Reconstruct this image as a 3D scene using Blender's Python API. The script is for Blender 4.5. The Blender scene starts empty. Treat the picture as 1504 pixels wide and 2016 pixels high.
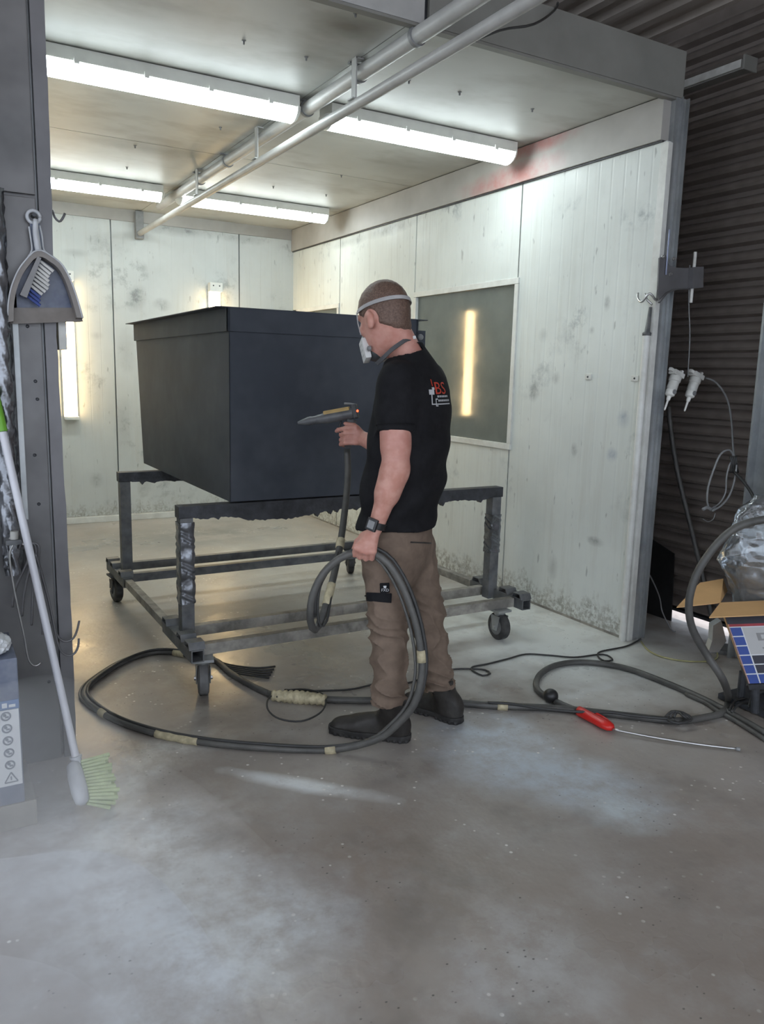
import bpy, bmesh, math, random
import numpy as np
from mathutils import Vector, Matrix, Euler
from mathutils.bvhtree import BVHTree

random.seed(7); np.random.seed(7)
sc = bpy.context.scene
COL = sc.collection

# ------------------------------------------------------------------ camera
# rows of CM: camera right, up and forward axes in world space (X across the booth, Y into it, Z up)
CM = np.array([[0.86725307, -0.49725312, 0.02472738],
               [0.06398428, 0.16057363, 0.98494778],
               [0.49373892, 0.85261682, -0.17107436]])
CH = 1.42                      # eye height
FPX = 1553.8                   # focal length in pixels of the 1504 x 2016 frame
CP = np.array([0.0, 0.0, CH])
cam_d = bpy.data.cameras.new('camera')
cam = bpy.data.objects.new('camera', cam_d); COL.objects.link(cam)
cam_d.sensor_fit = 'VERTICAL'; cam_d.sensor_height = 36.0; cam_d.lens = FPX / 2016 * 36.0
cam_d.clip_start = 0.02; cam_d.clip_end = 200
m4 = Matrix.Identity(4)
for i in range(3):
    m4[i][0] = CM[0][i]; m4[i][1] = CM[1][i]; m4[i][2] = -CM[2][i]
m4[2][3] = CH
cam.matrix_world = m4
sc.camera = cam

# ------------------------------------------------------------------ light and exposure
sc.view_settings.view_transform = 'Standard'
sc.view_settings.look = 'None'
sc.view_settings.exposure = 0.12
sc.view_settings.gamma = 1.0
sc.view_settings.use_curve_mapping = False
try:
    sc.cycles.use_denoising = True
    sc.cycles.max_bounces = 6; sc.cycles.diffuse_bounces = 4; sc.cycles.glossy_bounces = 3; sc.cycles.volume_bounces = 2
    sc.cycles.use_adaptive_sampling = True; sc.cycles.adaptive_threshold = 0.06; sc.cycles.adaptive_min_samples = 16
    sc.cycles.caustics_reflective = False; sc.cycles.caustics_refractive = False
    sc.cycles.sample_clamp_indirect = 6.0
except Exception:
    pass
TUBE_COOL = 18.5               # emission of the ceiling diffusers
TUBE_WARM = 20.0               # emission of the warm wall tubes
world = bpy.data.worlds.new('workshop_daylight'); sc.world = world
world.use_nodes = True
wn = world.node_tree.nodes
wn['Background'].inputs[0].default_value = (0.80, 0.88, 1.0, 1)
wn['Background'].inputs[1].default_value = 2.2
sun_d = bpy.data.lights.new('sun', 'SUN'); sun_d.energy = 5.0; sun_d.angle = math.radians(2)
sun_d.color = (1.0, 0.95, 0.98)
sun = bpy.data.objects.new('sun', sun_d); COL.objects.link(sun)
sun.rotation_euler = Vector((-0.75, 0.12, -0.62)).to_track_quat('-Z', 'Y').to_euler()

# ------------------------------------------------------------------ measuring helpers
def ray(x, y):
    return CM.T @ np.array([(x - 752) / FPX, -(y - 1008) / FPX, 1.0])
def at(x, y, ax, v):
    d = ray(x, y); i = 'XYZ'.index(ax)
    return Vector(CP + d * ((v - CP[i]) / d[i]))
def fl(x, y, z=0.0): return at(x, y, 'Z', z)
def deep(x, y, d): return Vector(CP + ray(x, y) * d)

# ------------------------------------------------------------------ object helpers
WLOC = {}
def link(o, parent=None):
    COL.objects.link(o)
    if parent is not None:
        o.parent = parent
        o.matrix_parent_inverse = WLOC[parent.name].inverted()
    WLOC[o.name] = Matrix.Translation(o.location) if parent is None else Matrix.Translation(o.location)
    return o
def tag(o, label=None, cat=None, group=None, kind=None):
    if label: o['label'] = label
    if cat: o['category'] = cat
    if group: o['group'] = group
    if kind: o['kind'] = kind
    return o
def thing(name, label, cat, loc, group=None):
    o = bpy.data.objects.new(name, None); o.location = Vector(loc); o.empty_display_size = 0.1
    link(o); return tag(o, label, cat, group)
def obj(name, bm, mat, parent=None, smooth=False, label=None, cat=None, group=None, kind=None):
    if isinstance(bm, bpy.types.Mesh):
        me = bm
    else:
        me = bpy.data.meshes.new(name)
        bmesh.ops.recalc_face_normals(bm, faces=bm.faces)
        bm.to_mesh(me); bm.free()
    for m in (mat if isinstance(mat, (list, tuple)) else [mat]):
        if len(me.materials) == 0 or isinstance(mat, (list, tuple)):
            me.materials.append(m)
    if smooth is True:
        for p in me.polygons: p.use_smooth = True
    elif smooth:
        for p in me.polygons: p.use_smooth = True
        try: me.set_sharp_from_angle(angle=math.radians(smooth))
        except Exception: pass
    o = bpy.data.objects.new(name, me)
    link(o, parent)
    return tag(o, label, cat, group, kind)
def dup(o, delta, parent, name=None):
    c = o.copy(); c.location = o.location + Vector(delta)
    COL.objects.link(c); c.parent = parent
    if parent is not None: c.matrix_parent_inverse = WLOC[parent.name].inverted()
    WLOC[c.name] = Matrix.Translation(c.location)
    return c
NB = bmesh.new
def box(bm, c, s, rot=None, mi=0, bev=0.0):
    c = Vector(c); s = Vector(s) / 2
    vs = []
    for x in (-1, 1):
        for y in (-1, 1):
            for z in (-1, 1):
                p = Vector((x * s.x, y * s.y, z * s.z))
                if rot is not None: p = rot @ p
                vs.append(bm.verts.new(c + p))
    q = [(0, 1, 3, 2), (4, 6, 7, 5), (0, 4, 5, 1), (2, 3, 7, 6), (0, 2, 6, 4), (1, 5, 7, 3)]
    fs = [bm.faces.new([vs[i] for i in f]) for f in q]
    for f in fs: f.material_index = mi
    if bev > 0:
        es = list({e for f in fs for e in f.edges})
        r = bmesh.ops.bevel(bm, geom=es, offset=bev, segments=2, affect='EDGES', profile=0.7)
        for f in r['faces']: f.material_index = mi
    return bm
def bx(x0, x1, y0, y1, z0, z1, bev=0.0):
    return box(NB(), ((x0 + x1) / 2, (y0 + y1) / 2, (z0 + z1) / 2), (x1 - x0, y1 - y0, z1 - z0), bev=bev)
def basis(d):
    d = Vector(d).normalized()
    a = Vector((0, 0, 1)) if abs(d.z) < 0.9 else Vector((1, 0, 0))
    u = d.cross(a).normalized(); v = d.cross(u).normalized()
    return u, v, d
def rings(bm, rs, cap=True, mi=0):
    """skin a list of rings (lists of Vectors)"""
    R = [[bm.verts.new(p) for p in r] for r in rs]
    n = len(R[0])
    for a, b in zip(R, R[1:]):
        for i in range(n):
            f = bm.faces.new((a[i], a[(i + 1) % n], b[(i + 1) % n], b[i])); f.material_index = mi
    if cap:
        f = bm.faces.new(R[0]); f.material_index = mi
        f = bm.faces.new(R[-1][::-1]); f.material_index = mi
    return bm
def cyl(bm, a, b, r0, r1=None, n=14, mi=0, cap=True):
    r1 = r0 if r1 is None else r1
    a, b = Vector(a), Vector(b); u, v, d = basis(b - a)
    cs = [(math.cos(2 * math.pi * i / n), math.sin(2 * math.pi * i / n)) for i in range(n)]
    return rings(bm, [[a + (u * c + v * s) * r0 for c, s in cs], [b + (u * c + v * s) * r1 for c, s in cs]], cap, mi)
def lathe(bm, a, ax, prof, n=16, mi=0):
    """prof: list of (distance along ax, radius)"""
    a = Vector(a); u, v, d = basis(ax)
    cs = [(math.cos(2 * math.pi * i / n), math.sin(2 * math.pi * i / n)) for i in range(n)]
    return rings(bm, [[a + d * t + (u * c + v * s) * max(r, 1e-4) for c, s in cs] for t, r in prof], True, mi)
def spline(pts, step=0.03):
    P = [Vector(p) for p in pts]; P = [2 * P[0] - P[1]] + P + [2 * P[-1] - P[-2]]
    out = []
    for i in range(1, len(P) - 2):
        p0, p1, p2, p3 = P[i - 1:i + 3]
        n = max(2, int((p2 - p1).length / step))
        for k in range(n):
            t = k / n
            out.append(0.5 * ((2 * p1) + (p2 - p0) * t + (2 * p0 - 5 * p1 + 4 * p2 - p3) * t * t + (3 * p1 - p0 - 3 * p2 + p3) * t ** 3))
    out.append(P[-2]); return out
def tube(bm, pts, r, n=8, step=0.03, mi=0, smoothpath=True):
    p = spline(pts, step) if smoothpath else [Vector(q) for q in pts]
    d0 = (p[1] - p[0]).normalized(); u, v, _ = basis(d0)
    rs = []
    for i in range(len(p)):
        d = (p[min(i + 1, len(p) - 1)] - p[max(i - 1, 0)]).normalized()
        u = (u - d * u.dot(d)).normalized(); v = d.cross(u)
        rr = r(i / (len(p) - 1)) if callable(r) else r
        rs.append([p[i] + (u * math.cos(2 * math.pi * k / n) + v * math.sin(2 * math.pi * k / n)) * rr for k in range(n)])
    return rings(bm, rs, True, mi)
def prism(bm, poly, ext, mi=0):
    """poly: list of Vectors (planar), ext: extrusion vector"""
    a = [bm.verts.new(Vector(p)) for p in poly]; b = [bm.verts.new(Vector(p) + Vector(ext)) for p in poly]
    n = len(a)
    f = bm.faces.new(a); f.material_index = mi
    f = bm.faces.new(b[::-1]); f.material_index = mi
    for i in range(n):
        f = bm.faces.new((a[i], b[i], b[(i + 1) % n], a[(i + 1) % n])); f.material_index = mi
    return bm
def ball(bm, c, s, rot=None, seg=14, mi=0):
    m = Matrix.Translation(Vector(c)) @ (rot.to_4x4() if rot is not None else Matrix.Identity(4)) @ Matrix.Diagonal((s[0], s[1], s[2], 1))
    r = bmesh.ops.create_uvsphere(bm, u_segments=seg, v_segments=max(6, seg * 2 // 3), radius=1, matrix=m)
    for v in r['verts']:
        for f in v.link_faces: f.material_index = mi
    return bm
def text_mesh(s, size):
    cu = bpy.data.curves.new('text', 'FONT'); cu.body = s; cu.size = size; cu.resolution_u = 3
    o = bpy.data.objects.new('text', cu); COL.objects.link(o)
    me = bpy.data.meshes.new_from_object(o.evaluated_get(bpy.context.evaluated_depsgraph_get()))
    bpy.data.objects.remove(o); return me

# ------------------------------------------------------------------ materials
MATS = {}
class NT:
    def __init__(s, name):
        s.m = bpy.data.materials.new(name); s.m.use_nodes = True
        s.t = s.m.node_tree; s.n = s.t.nodes; s.l = s.t.links
        s.b = s.n['Principled BSDF']
        s.co = s.n.new('ShaderNodeTexCoord')
        MATS[name] = s.m
    def mapc(s, scale=(1, 1, 1), loc=(0, 0, 0), rot=(0, 0, 0)):
        q = s.n.new('ShaderNodeMapping'); s.l.new(s.co.outputs['Object'], q.inputs[0])
        q.inputs['Scale'].default_value = scale; q.inputs['Location'].default_value = loc; q.inputs['Rotation'].default_value = rot
        return q.outputs[0]
    def noise(s, scale, detail=4, rough=0.55, vec=None, dist=0.0, hq=False):
        q = s.n.new('ShaderNodeTexNoise'); q.inputs['Scale'].default_value = scale
        q.inputs['Detail'].default_value = detail if hq else min(detail, 4) if scale < 12 else min(detail, 2); q.inputs['Roughness'].default_value = rough; q.inputs['Distortion'].default_value = dist
        s.l.new(vec if vec is not None else s.co.outputs['Object'], q.inputs['Vector'])
        return q.outputs['Fac']
    def vor(s, scale, vec=None, feature='F1', out='Distance'):
        q = s.n.new('ShaderNodeTexVoronoi'); q.feature = feature; q.inputs['Scale'].default_value = scale
        s.l.new(vec if vec is not None else s.co.outputs['Object'], q.inputs['Vector'])
        return q.outputs[out]
    def ramp(s, f, stops):
        q = s.n.new('ShaderNodeValToRGB'); s.l.new(f, q.inputs[0])
        e = q.color_ramp.elements
        while len(e) > 1: e.remove(e[-1])
        e[0].position = stops[0][0]; c = stops[0][1]; e[0].color = (c, c, c, 1) if not isinstance(c, tuple) else (*c, 1)
        for p, c in stops[1:]:
            k = e.new(p); k.color = (c, c, c, 1) if not isinstance(c, tuple) else (*c, 1)
        return q.outputs[0]
    def mix(s, f, a, b, mode='MIX'):
        q = s.n.new('ShaderNodeMix'); q.data_type = 'RGBA'; q.blend_type = mode
        for sock, v in ((q.inputs[0], f), (q.inputs[6], a), (q.inputs[7], b)):
            if isinstance(v, (int, float)): sock.default_value = v
            elif isinstance(v, tuple): sock.default_value = (*v, 1)
            else: s.l.new(v, sock)
        return q.outputs[2]
    def math(s, op, a, b=None, c=None):
        q = s.n.new('ShaderNodeMath'); q.operation = op
        for i, v in enumerate((a, b, c)):
            if v is None: continue
            if isinstance(v, (int, float)): q.inputs[i].default_value = v
            else: s.l.new(v, q.inputs[i])
        return q.outputs[0]
    def blob(s, c, r, rot=0.0, soft=0.35):
        """a soft elliptical mask at world point c with radii r (a stain with its own place)"""
        q = s.n.new('ShaderNodeMapping'); q.vector_type = 'TEXTURE'; s.l.new(s.co.outputs['Object'], q.inputs[0])
        q.inputs['Location'].default_value = c; q.inputs['Rotation'].default_value = (0, 0, rot); q.inputs['Scale'].default_value = r
        if not hasattr(s, 'wn'): s.wn = s.noise(5.0, 3, 0.6)
        w = s.wn
        ln = s.n.new('ShaderNodeVectorMath'); ln.operation = 'LENGTH'; s.l.new(q.outputs[0], ln.inputs[0])
        a = s.math('ADD', ln.outputs['Value'], s.math('MULTIPLY', s.math('SUBTRACT', w, 0.5), 0.9))
        return s.ramp(a, [(1.0 - soft, 1.0), (1.0, 0.0)])
    def set(s, k, v):
        i = s.b.inputs[k]
        if isinstance(v, (int, float)): i.default_value = v
        elif isinstance(v, tuple): i.default_value = (*v, 1)
        else: s.l.new(v, i)
    def bump(s, f, strength=0.3, dist=0.01):
        q = s.n.new('ShaderNodeBump'); q.inputs['Strength'].default_value = strength; q.inputs['Distance'].default_value = dist
        s.l.new(f, q.inputs['Height']); s.l.new(q.outputs[0], s.b.inputs['Normal'])
def simple(name, col, rough=0.6, metal=0.0, var=0.15, scale=12.0, bump=0.0, bscale=60.0, emit=None, estr=0.0, dust=None, spec=None):
    t = NT(name)
    n = t.noise(scale, 5, 0.6)
    lo = tuple(c * (1 - var) for c in col); hi = tuple(min(1, c * (1 + var)) for c in col)
    c = t.mix(t.ramp(n, [(0.3, 0.0), (0.7, 1.0)]), lo, hi)
    if dust: c = t.mix(t.math('MULTIPLY', t.ramp(t.noise(scale * 0.6, 6, 0.7), [(0.42, 0.0), (0.68, 1.0)]), dust[1]), c, dust[0])
    t.set('Base Color', c); t.set('Roughness', rough); t.set('Metallic', metal)
    if spec is not None: t.set('Specular IOR Level', spec)
    if bump: t.bump(t.noise(bscale, 4, 0.6), bump, 0.004)
    if emit: t.set('Emission Color', emit); t.set('Emission Strength', estr)
    return t.m

# painted booth panel: off-white with smears, drips and scuffs
def panel_mat(name, base, seed, smear, scuff=0.8, marks=()):
    t = NT(name)
    v = t.mapc((1, 1, 1), (seed * 3.1, seed * 1.7, seed))
    c = t.mix(t.ramp(t.noise(1.6, 5, 0.6, v), [(0.3, 0.0), (0.7, 1.0)]), tuple(x * 0.86 for x in base), base)
    st = t.mapc((9, 9, 0.7), (seed, 0, 0))
    c = t.mix(t.math('MULTIPLY', t.ramp(t.noise(1.5, 6, 0.65, st), [(0.52, 0.0), (0.75, 1.0)]), 0.30), c, (0.46, 0.45, 0.40))
    a = t.ramp(t.noise(2.3, 3, 0.5, v), [(0.56, 0.0), (0.70, 1.0)])
    b = t.ramp(t.noise(7.0, 6, 0.7, v), [(0.50, 0.0), (0.66, 1.0)])
    c = t.mix(t.math('MULTIPLY', t.math('MULTIPLY', a, b), scuff), c, smear)
    sc2 = t.ramp(t.noise(26.0, 3, 0.5, t.mapc((1, 1, 0.35), (seed, 2, 1))), [(0.69, 0.0), (0.76, 1.0)])
    c = t.mix(t.math('MULTIPLY', sc2, 0.5), c, (0.20, 0.21, 0.21))
    for p_, r_, a_, col_ in marks:
        k_ = t.math('MULTIPLY', t.blob(tuple(p_), r_, 0, 0.8), t.math('MULTIPLY', t.ramp(b, [(0.0, 0.45), (1.0, 1.0)]), a_))
        c = t.mix(k_, c, col_)
    # powder and grime that has settled in a ragged band along the foot of the wall
    sx = t.n.new('ShaderNodeSeparateXYZ'); t.l.new(t.co.outputs['Object'], sx.inputs[0])
    hgt = t.math('ADD', sx.outputs['Z'], t.math('MULTIPLY', t.math('SUBTRACT', t.noise(14, 5, 0.7, t.mapc((1, 1, 0.5))), 0.5), 0.34))
    foot = t.math('MULTIPLY', t.ramp(hgt, [(0.06, 1.0), (0.17, 0.0)]), t.ramp(t.noise(45, 4, 0.7), [(0.38, 0.0), (0.6, 1.0)]))
    c = t.mix(t.math('MULTIPLY', foot, 0.75), c, (0.25, 0.24, 0.20))
    t.set('Base Color', c); t.set('Roughness', t.ramp(t.noise(4, 4, 0.6), [(0.3, 0.38), (0.7, 0.6)]))
    t.bump(t.noise(9, 3, 0.5), 0.10, 0.01)
    return t.m
GR = (0.17, 0.18, 0.18); BLU = (0.24, 0.29, 0.38)
RM = [(at(x, y, 'X', 3.30), (0.15, w, h), a, c_) for x, y, w, h, a, c_ in ((1172, 1066, 0.075, 0.035, 0.9, GR), (1088, 1118, 0.05, 0.10, 0.7, GR), (1228, 824, 0.055, 0.06, 0.75, BLU), (1195, 596, 0.03, 0.05, 0.6, GR), (1130, 886, 0.03, 0.05, 0.7, GR),
      (1205, 895, 0.05, 0.045, 0.55, BLU), (1050, 770, 0.06, 0.07, 0.5, GR), (1070, 660, 0.05, 0.05, 0.5, GR), (1095, 745, 0.04, 0.05, 0.6, GR), (1165, 650, 0.03, 0.03, 0.7, GR), (760, 452, 0.55, 0.06, 0.75, GR), (690, 475, 0.4, 0.05, 0.6, GR))]
BM_ = [(at(x, y, 'Y', 7.60), (w, 0.15, h), a, c_) for x, y, w, h, a, c_ in ((268, 586, 0.11, 0.14, 0.85, GR), (318, 600, 0.10, 0.07, 0.6, GR), (250, 690, 0.12, 0.22, 0.55, GR), (245, 840, 0.10, 0.30, 0.5, GR), (150, 498, 0.14, 0.04, 0.6, GR), (350, 452, 0.45, 0.07, 0.9, GR), (190, 660, 0.07, 0.04, 0.4, GR), (190, 945, 0.07, 0.08, 0.5, GR), (480, 470, 0.3, 0.06, 0.6, GR), (285, 950, 0.08, 0.14, 0.6, GR))]
M_BACK = panel_mat('painted_panel_back', (0.60, 0.63, 0.62), 1.0, (0.26, 0.28, 0.28), 0.8, BM_)
M_RIGHT = panel_mat('painted_panel_right', (0.73, 0.765, 0.735), 2.0, (0.22, 0.25, 0.27), 0.75, RM)
t = NT('ceiling_panel')
c = t.mix(t.ramp(t.noise(0.9, 4, 0.55), [(0.3, 0.0), (0.7, 1.0)]), (0.42, 0.42, 0.395), (0.61, 0.62, 0.59))
sm = t.math('MULTIPLY', t.ramp(t.noise(1.7, 4, 0.6, t.mapc((1, 1.8, 1), (4, 2, 0))), [(0.5, 0.0), (0.68, 1.0)]), 0.55)
c = t.mix(sm, c, (0.30, 0.285, 0.25))
for px_, py_, r_, a_ in ((690, 55, (0.22, 0.16, 0.1), 0.85), (360, 300, (0.55, 0.30, 0.1), 0.55), (250, 285, (0.6, 0.16, 0.1), 0.45), (540, 250, (0.25, 0.3, 0.1), 0.4), (330, 10, (0.5, 0.18, 0.1), 0.5), (820, 330, (0.4, 0.3, 0.1), 0.35), (1150, 150, (0.3, 0.12, 0.1), 0.4)):
    q_ = at(px_, py_, 'Z', 2.82); c = t.mix(t.math('MULTIPLY', t.blob(tuple(q_), r_, 0, 0.95), a_), c, (0.17, 0.155, 0.125))
t.set('Base Color', c); t.set('Roughness', 0.5); M_CEIL = t.m
t = NT('beam_paint')
c = t.mix(t.ramp(t.noise(2.0, 5, 0.6), [(0.3, 0.0), (0.7, 1.0)]), (0.33, 0.315, 0.29), (0.46, 0.445, 0.42))
red = t.math('MAXIMUM', t.blob((3.27, 4.15, 2.66), (0.2, 0.62, 0.10), 0, 0.7), t.blob((3.27, 3.95, 2.80), (0.2, 0.40, 0.07), 0, 0.7))
c = t.mix(t.math('MULTIPLY', red, t.ramp(t.noise(7, 5, 0.7), [(0.3, 0.2), (0.6, 0.7)])), c, (0.42, 0.11, 0.10))
t.set('Base Color', c); t.set('Roughness', 0.5); M_BEAM = t.m
M_HEAD = simple('header_paint', (0.23, 0.228, 0.21), 0.55, 0, 0.14, 3.0)
M_COLM = simple('column_sheet', (0.125, 0.124, 0.126), 0.42, 0.4, 0.34, 3.0, 0.12, 20, dust=((0.27, 0.26, 0.255), 0.4))
M_COLM2 = simple('column_strip', (0.15, 0.148, 0.155), 0.42, 0.35, 0.25, 3.0, 0.1, 20)
M_GALV = simple('galvanised_steel', (0.36, 0.38, 0.39), 0.42, 0.6, 0.22, 7.0, 0.08, 40, dust=((0.5, 0.5, 0.48), 0.4))
M_CORR = simple('dark_corrugated_sheet', (0.28, 0.24, 0.215), 0.33, 0.3, 0.3, 2.2, dust=((0.42, 0.37, 0.335), 0.5))
M_ROOF = simple('roof_sheet', (0.50, 0.455, 0.40), 0.45, 0.1, 0.2, 2.0, dust=((0.55, 0.47, 0.42), 0.4))
M_WHITE_TRIM = simple('white_trim', (0.72, 0.73, 0.70), 0.45, 0, 0.08, 9, dust=((0.40, 0.38, 0.33), 0.35))

# concrete floor
t = NT('stained_concrete')
n1 = t.noise(0.9, 7, 0.62, None, 0.4, hq=True); n2 = t.noise(4.5, 7, 0.68, hq=True); n3 = t.noise(0.45, 3, 0.5, t.mapc((1, 1, 1), (7, 3, 0)))
c = t.mix(t.ramp(n1, [(0.32, 0.0), (0.68, 1.0)]), (0.262, 0.222, 0.192), (0.40, 0.372, 0.342))
c = t.mix(t.math('MULTIPLY', t.ramp(n3, [(0.45, 0.0), (0.62, 1.0)]), 0.5), c, (0.31, 0.245, 0.20))
c = t.mix(t.math('MULTIPLY', t.ramp(n2, [(0.48, 0.0), (0.70, 1.0)]), 0.40), c, (0.46, 0.455, 0.44))
c = t.mix(t.math('MULTIPLY', t.ramp(t.noise(2.2, 6, 0.7, t.mapc((1, 1, 1), (1, 9, 0))), [(0.52, 0.0), (0.66, 1.0)]), 0.40), c, (0.15, 0.135, 0.12))
# pale powder dust and other pale patches and streaks; some paint in light
BRK = {}
def patch(c, p, r, rot, amt, col=(0.44, 0.47, 0.49), brk=(0.34, 0.60), sc_=9):
    sc_ = 9 if sc_ > 4 else 2.5
    if sc_ not in BRK: BRK[sc_] = t.noise(sc_, 7, 0.72, hq=True)
    k = t.math('MULTIPLY', t.blob((p[0], p[1], 0), (r[0], r[1], 1), rot, 0.7), t.ramp(BRK[sc_], [(brk[0], 0.25), (brk[1], 1.0)]))
    return t.mix(t.math('MULTIPLY', k, amt), c, col)
def fp(x, y): q = fl(x, y); return (q.x, q.y)
c = patch(c, (1.95, 5.6), (1.9, 2.9), 0, 0.75, (0.56, 0.57, 0.54), (0.30, 0.60), 2.2)
c = patch(c, (2.92, 3.25), (0.95, 1.25), 0, 1.0, (0.80, 0.83, 0.81), (0.22, 0.45), 3)  # powder made extra pale to paint in the bright light on this floor
c = patch(c, (1.9, 6.6), (1.6, 0.8), 0.1, 0.75, (0.19, 0.195, 0.19), (0.40, 0.52), 1.6)
c = patch(c, fp(980, 1470), (0.33, 0.42), -0.5, 0.95, (0.54, 0.60, 0.66))
c = patch(c, fp(1130, 1540), (0.26, 0.42), 0.55, 0.9, (0.50, 0.56, 0.62))
c = patch(c, fp(1230, 1600), (0.14, 0.16), 0.3, 0.9, (0.56, 0.61, 0.63))
c = patch(c, fp(1215, 1345), (0.55, 0.045), 0.05, 0.9, (0.64, 0.66, 0.66), (0.38, 0.6), 7)
c = patch(c, fp(600, 1545), (0.36, 0.055), -0.80, 0.95, (0.70, 0.72, 0.72), (0.2, 0.5), 6)  # pale slanting streak
c = patch(c, fp(230, 1690), (0.42, 0.55), 0.2, 0.9, (0.70, 0.72, 0.73))  # floor colour lightened to paint in the brightness of the haze above
c = patch(c, fp(420, 1850), (0.45, 0.40), 0.2, 0.85, (0.64, 0.67, 0.69))  # also paler to carry the bright veil of haze
c = patch(c, fp(300, 1500), (0.40, 0.16), 0.4, 0.7, (0.62, 0.62, 0.60))
c = patch(c, fp(1040, 1890), (0.30, 0.25), 0.2, 0.5, (0.52, 0.53, 0.53))
# flakes of paint and dark grit
fk = t.math('MULTIPLY', t.ramp(t.vor(24, t.mapc((1, 1, 1), (0.3, 0.1, 0))), [(0.10, 1.0), (0.16, 0.0)]), t.ramp(t.noise(3.4, 3, 0.6, t.mapc((1, 1, 1), (2, 5, 0))), [(0.52, 0.0), (0.62, 1.0)]))
c = t.mix(fk, c, (0.78, 0.76, 0.72))
gk = t.math('MULTIPLY', t.ramp(t.vor(30, t.mapc((1, 1.3, 1), (3, 0.7, 0))), [(0.07, 1.0), (0.13, 0.0)]), t.ramp(t.noise(2.6, 3, 0.6, t.mapc((1, 1, 1), (8, 2, 0))), [(0.48, 0.0), (0.58, 1.0)]))
c = t.mix(t.math('MULTIPLY', gk, 0.8), c, (0.06, 0.055, 0.05))
t.set('Base Color', c)
t.set('Roughness', t.ramp(t.noise(1.6, 5, 0.6, t.mapc((1, 1, 1), (5, 5, 0))), [(0.30, 0.22), (0.70, 0.48)]))
t.set('Specular IOR Level', 0.5)
t.bump(t.math('ADD', t.noise(22, 6, 0.65), t.math('MULTIPLY', t.noise(3, 3), 0.6)), 0.16, 0.008)
M_FLOOR = t.m

M_BLACKBOX = simple('satin_charcoal_paint', (0.048, 0.056, 0.071), 0.58, 0.0, 0.12, 3.0, spec=0.3, dust=((0.090, 0.099, 0.116), 0.7))
M_TROLLEY = simple('powder_crusted_steel', (0.135, 0.142, 0.150), 0.55, 0.25, 0.3, 14, 0.3, 60, dust=((0.27, 0.26, 0.24), 0.45))
M_TROLLEYD = simple('dark_crusted_steel', (0.050, 0.053, 0.060), 0.5, 0.2, 0.35, 20, 0.5, 70)
M_RAILDUST = simple('dusty_rail', (0.20, 0.19, 0.172), 0.6, 0.1, 0.3, 9, 0.3, 60, dust=((0.52, 0.49, 0.43), 0.8))
M_FOIL = simple('dull_foil', (0.22, 0.23, 0.25), 0.26, 0.8, 0.3, 10, 0.3, 50)
M_RUBBER = simple('black_rubber', (0.028, 0.028, 0.030), 0.55, 0, 0.2, 20, dust=((0.16, 0.155, 0.15), 0.35))
M_HOSE = simple('grey_hose', (0.068, 0.067, 0.064), 0.5, 0, 0.25, 9, dust=((0.17, 0.165, 0.15), 0.4))
M_CABLE = simple('dark_cable', (0.035, 0.035, 0.035), 0.5, 0, 0.2, 9)
M_TAPE = simple('cream_tape', (0.50, 0.44, 0.29), 0.6, 0, 0.22, 40, dust=((0.25, 0.21, 0.14), 0.5))
M_BLACKP = simple('black_plastic', (0.016, 0.016, 0.017), 0.4, 0, 0.2, 20)
M_GREYP = simple('grey_plastic', (0.22, 0.225, 0.23), 0.5, 0, 0.12, 20)
M_WHITEP = simple('dusty_white_plastic', (0.60, 0.60, 0.57), 0.45, 0, 0.1, 20, dust=((0.36, 0.35, 0.31), 0.4))
M_PIPE = simple('overspray_pipe', (0.44, 0.44, 0.43), 0.45, 0, 0.14, 5)
M_STEEL = simple('bare_steel', (0.50, 0.50, 0.50), 0.3, 0.9, 0.1, 20)
M_DIFF = simple('cool_diffuser', (0.85, 0.88, 0.88), 0.4, emit=(0.88, 0.985, 1.0), estr=TUBE_COOL)
M_TUBEW = simple('warm_tube_cover', (0.9, 0.85, 0.7), 0.4, emit=(1.0, 0.70, 0.34), estr=TUBE_WARM)
M_CAPW = simple('fitting_end_plastic', (0.78, 0.78, 0.74), 0.4, 0, 0.05)
t = NT('window_glass'); t.set('Base Color', t.mix(t.ramp(t.noise(3, 5, 0.6), [(0.3, 0.0), (0.7, 1.0)]), (0.12, 0.135, 0.12), (0.175, 0.185, 0.165)))
t.set('Roughness', t.ramp(t.noise(6, 4, 0.6), [(0.3, 0.035), (0.8, 0.10)])); t.set('Specular IOR Level', 0.75); M_GLASS = t.m
# ================================================================== the setting
XR, YF, YB, ZC, XL = 3.30, 2.95, 7.60, 2.82, 0.40
def struct(name, bm, mat, parent=None, smooth=False):
    return obj(name, bm, mat, parent, smooth, kind='structure' if parent is None else None)
# concrete slab
struct('floor', bx(-6, 6.5, -6, 9.5, -0.12, 0.0), M_FLOOR)
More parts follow.
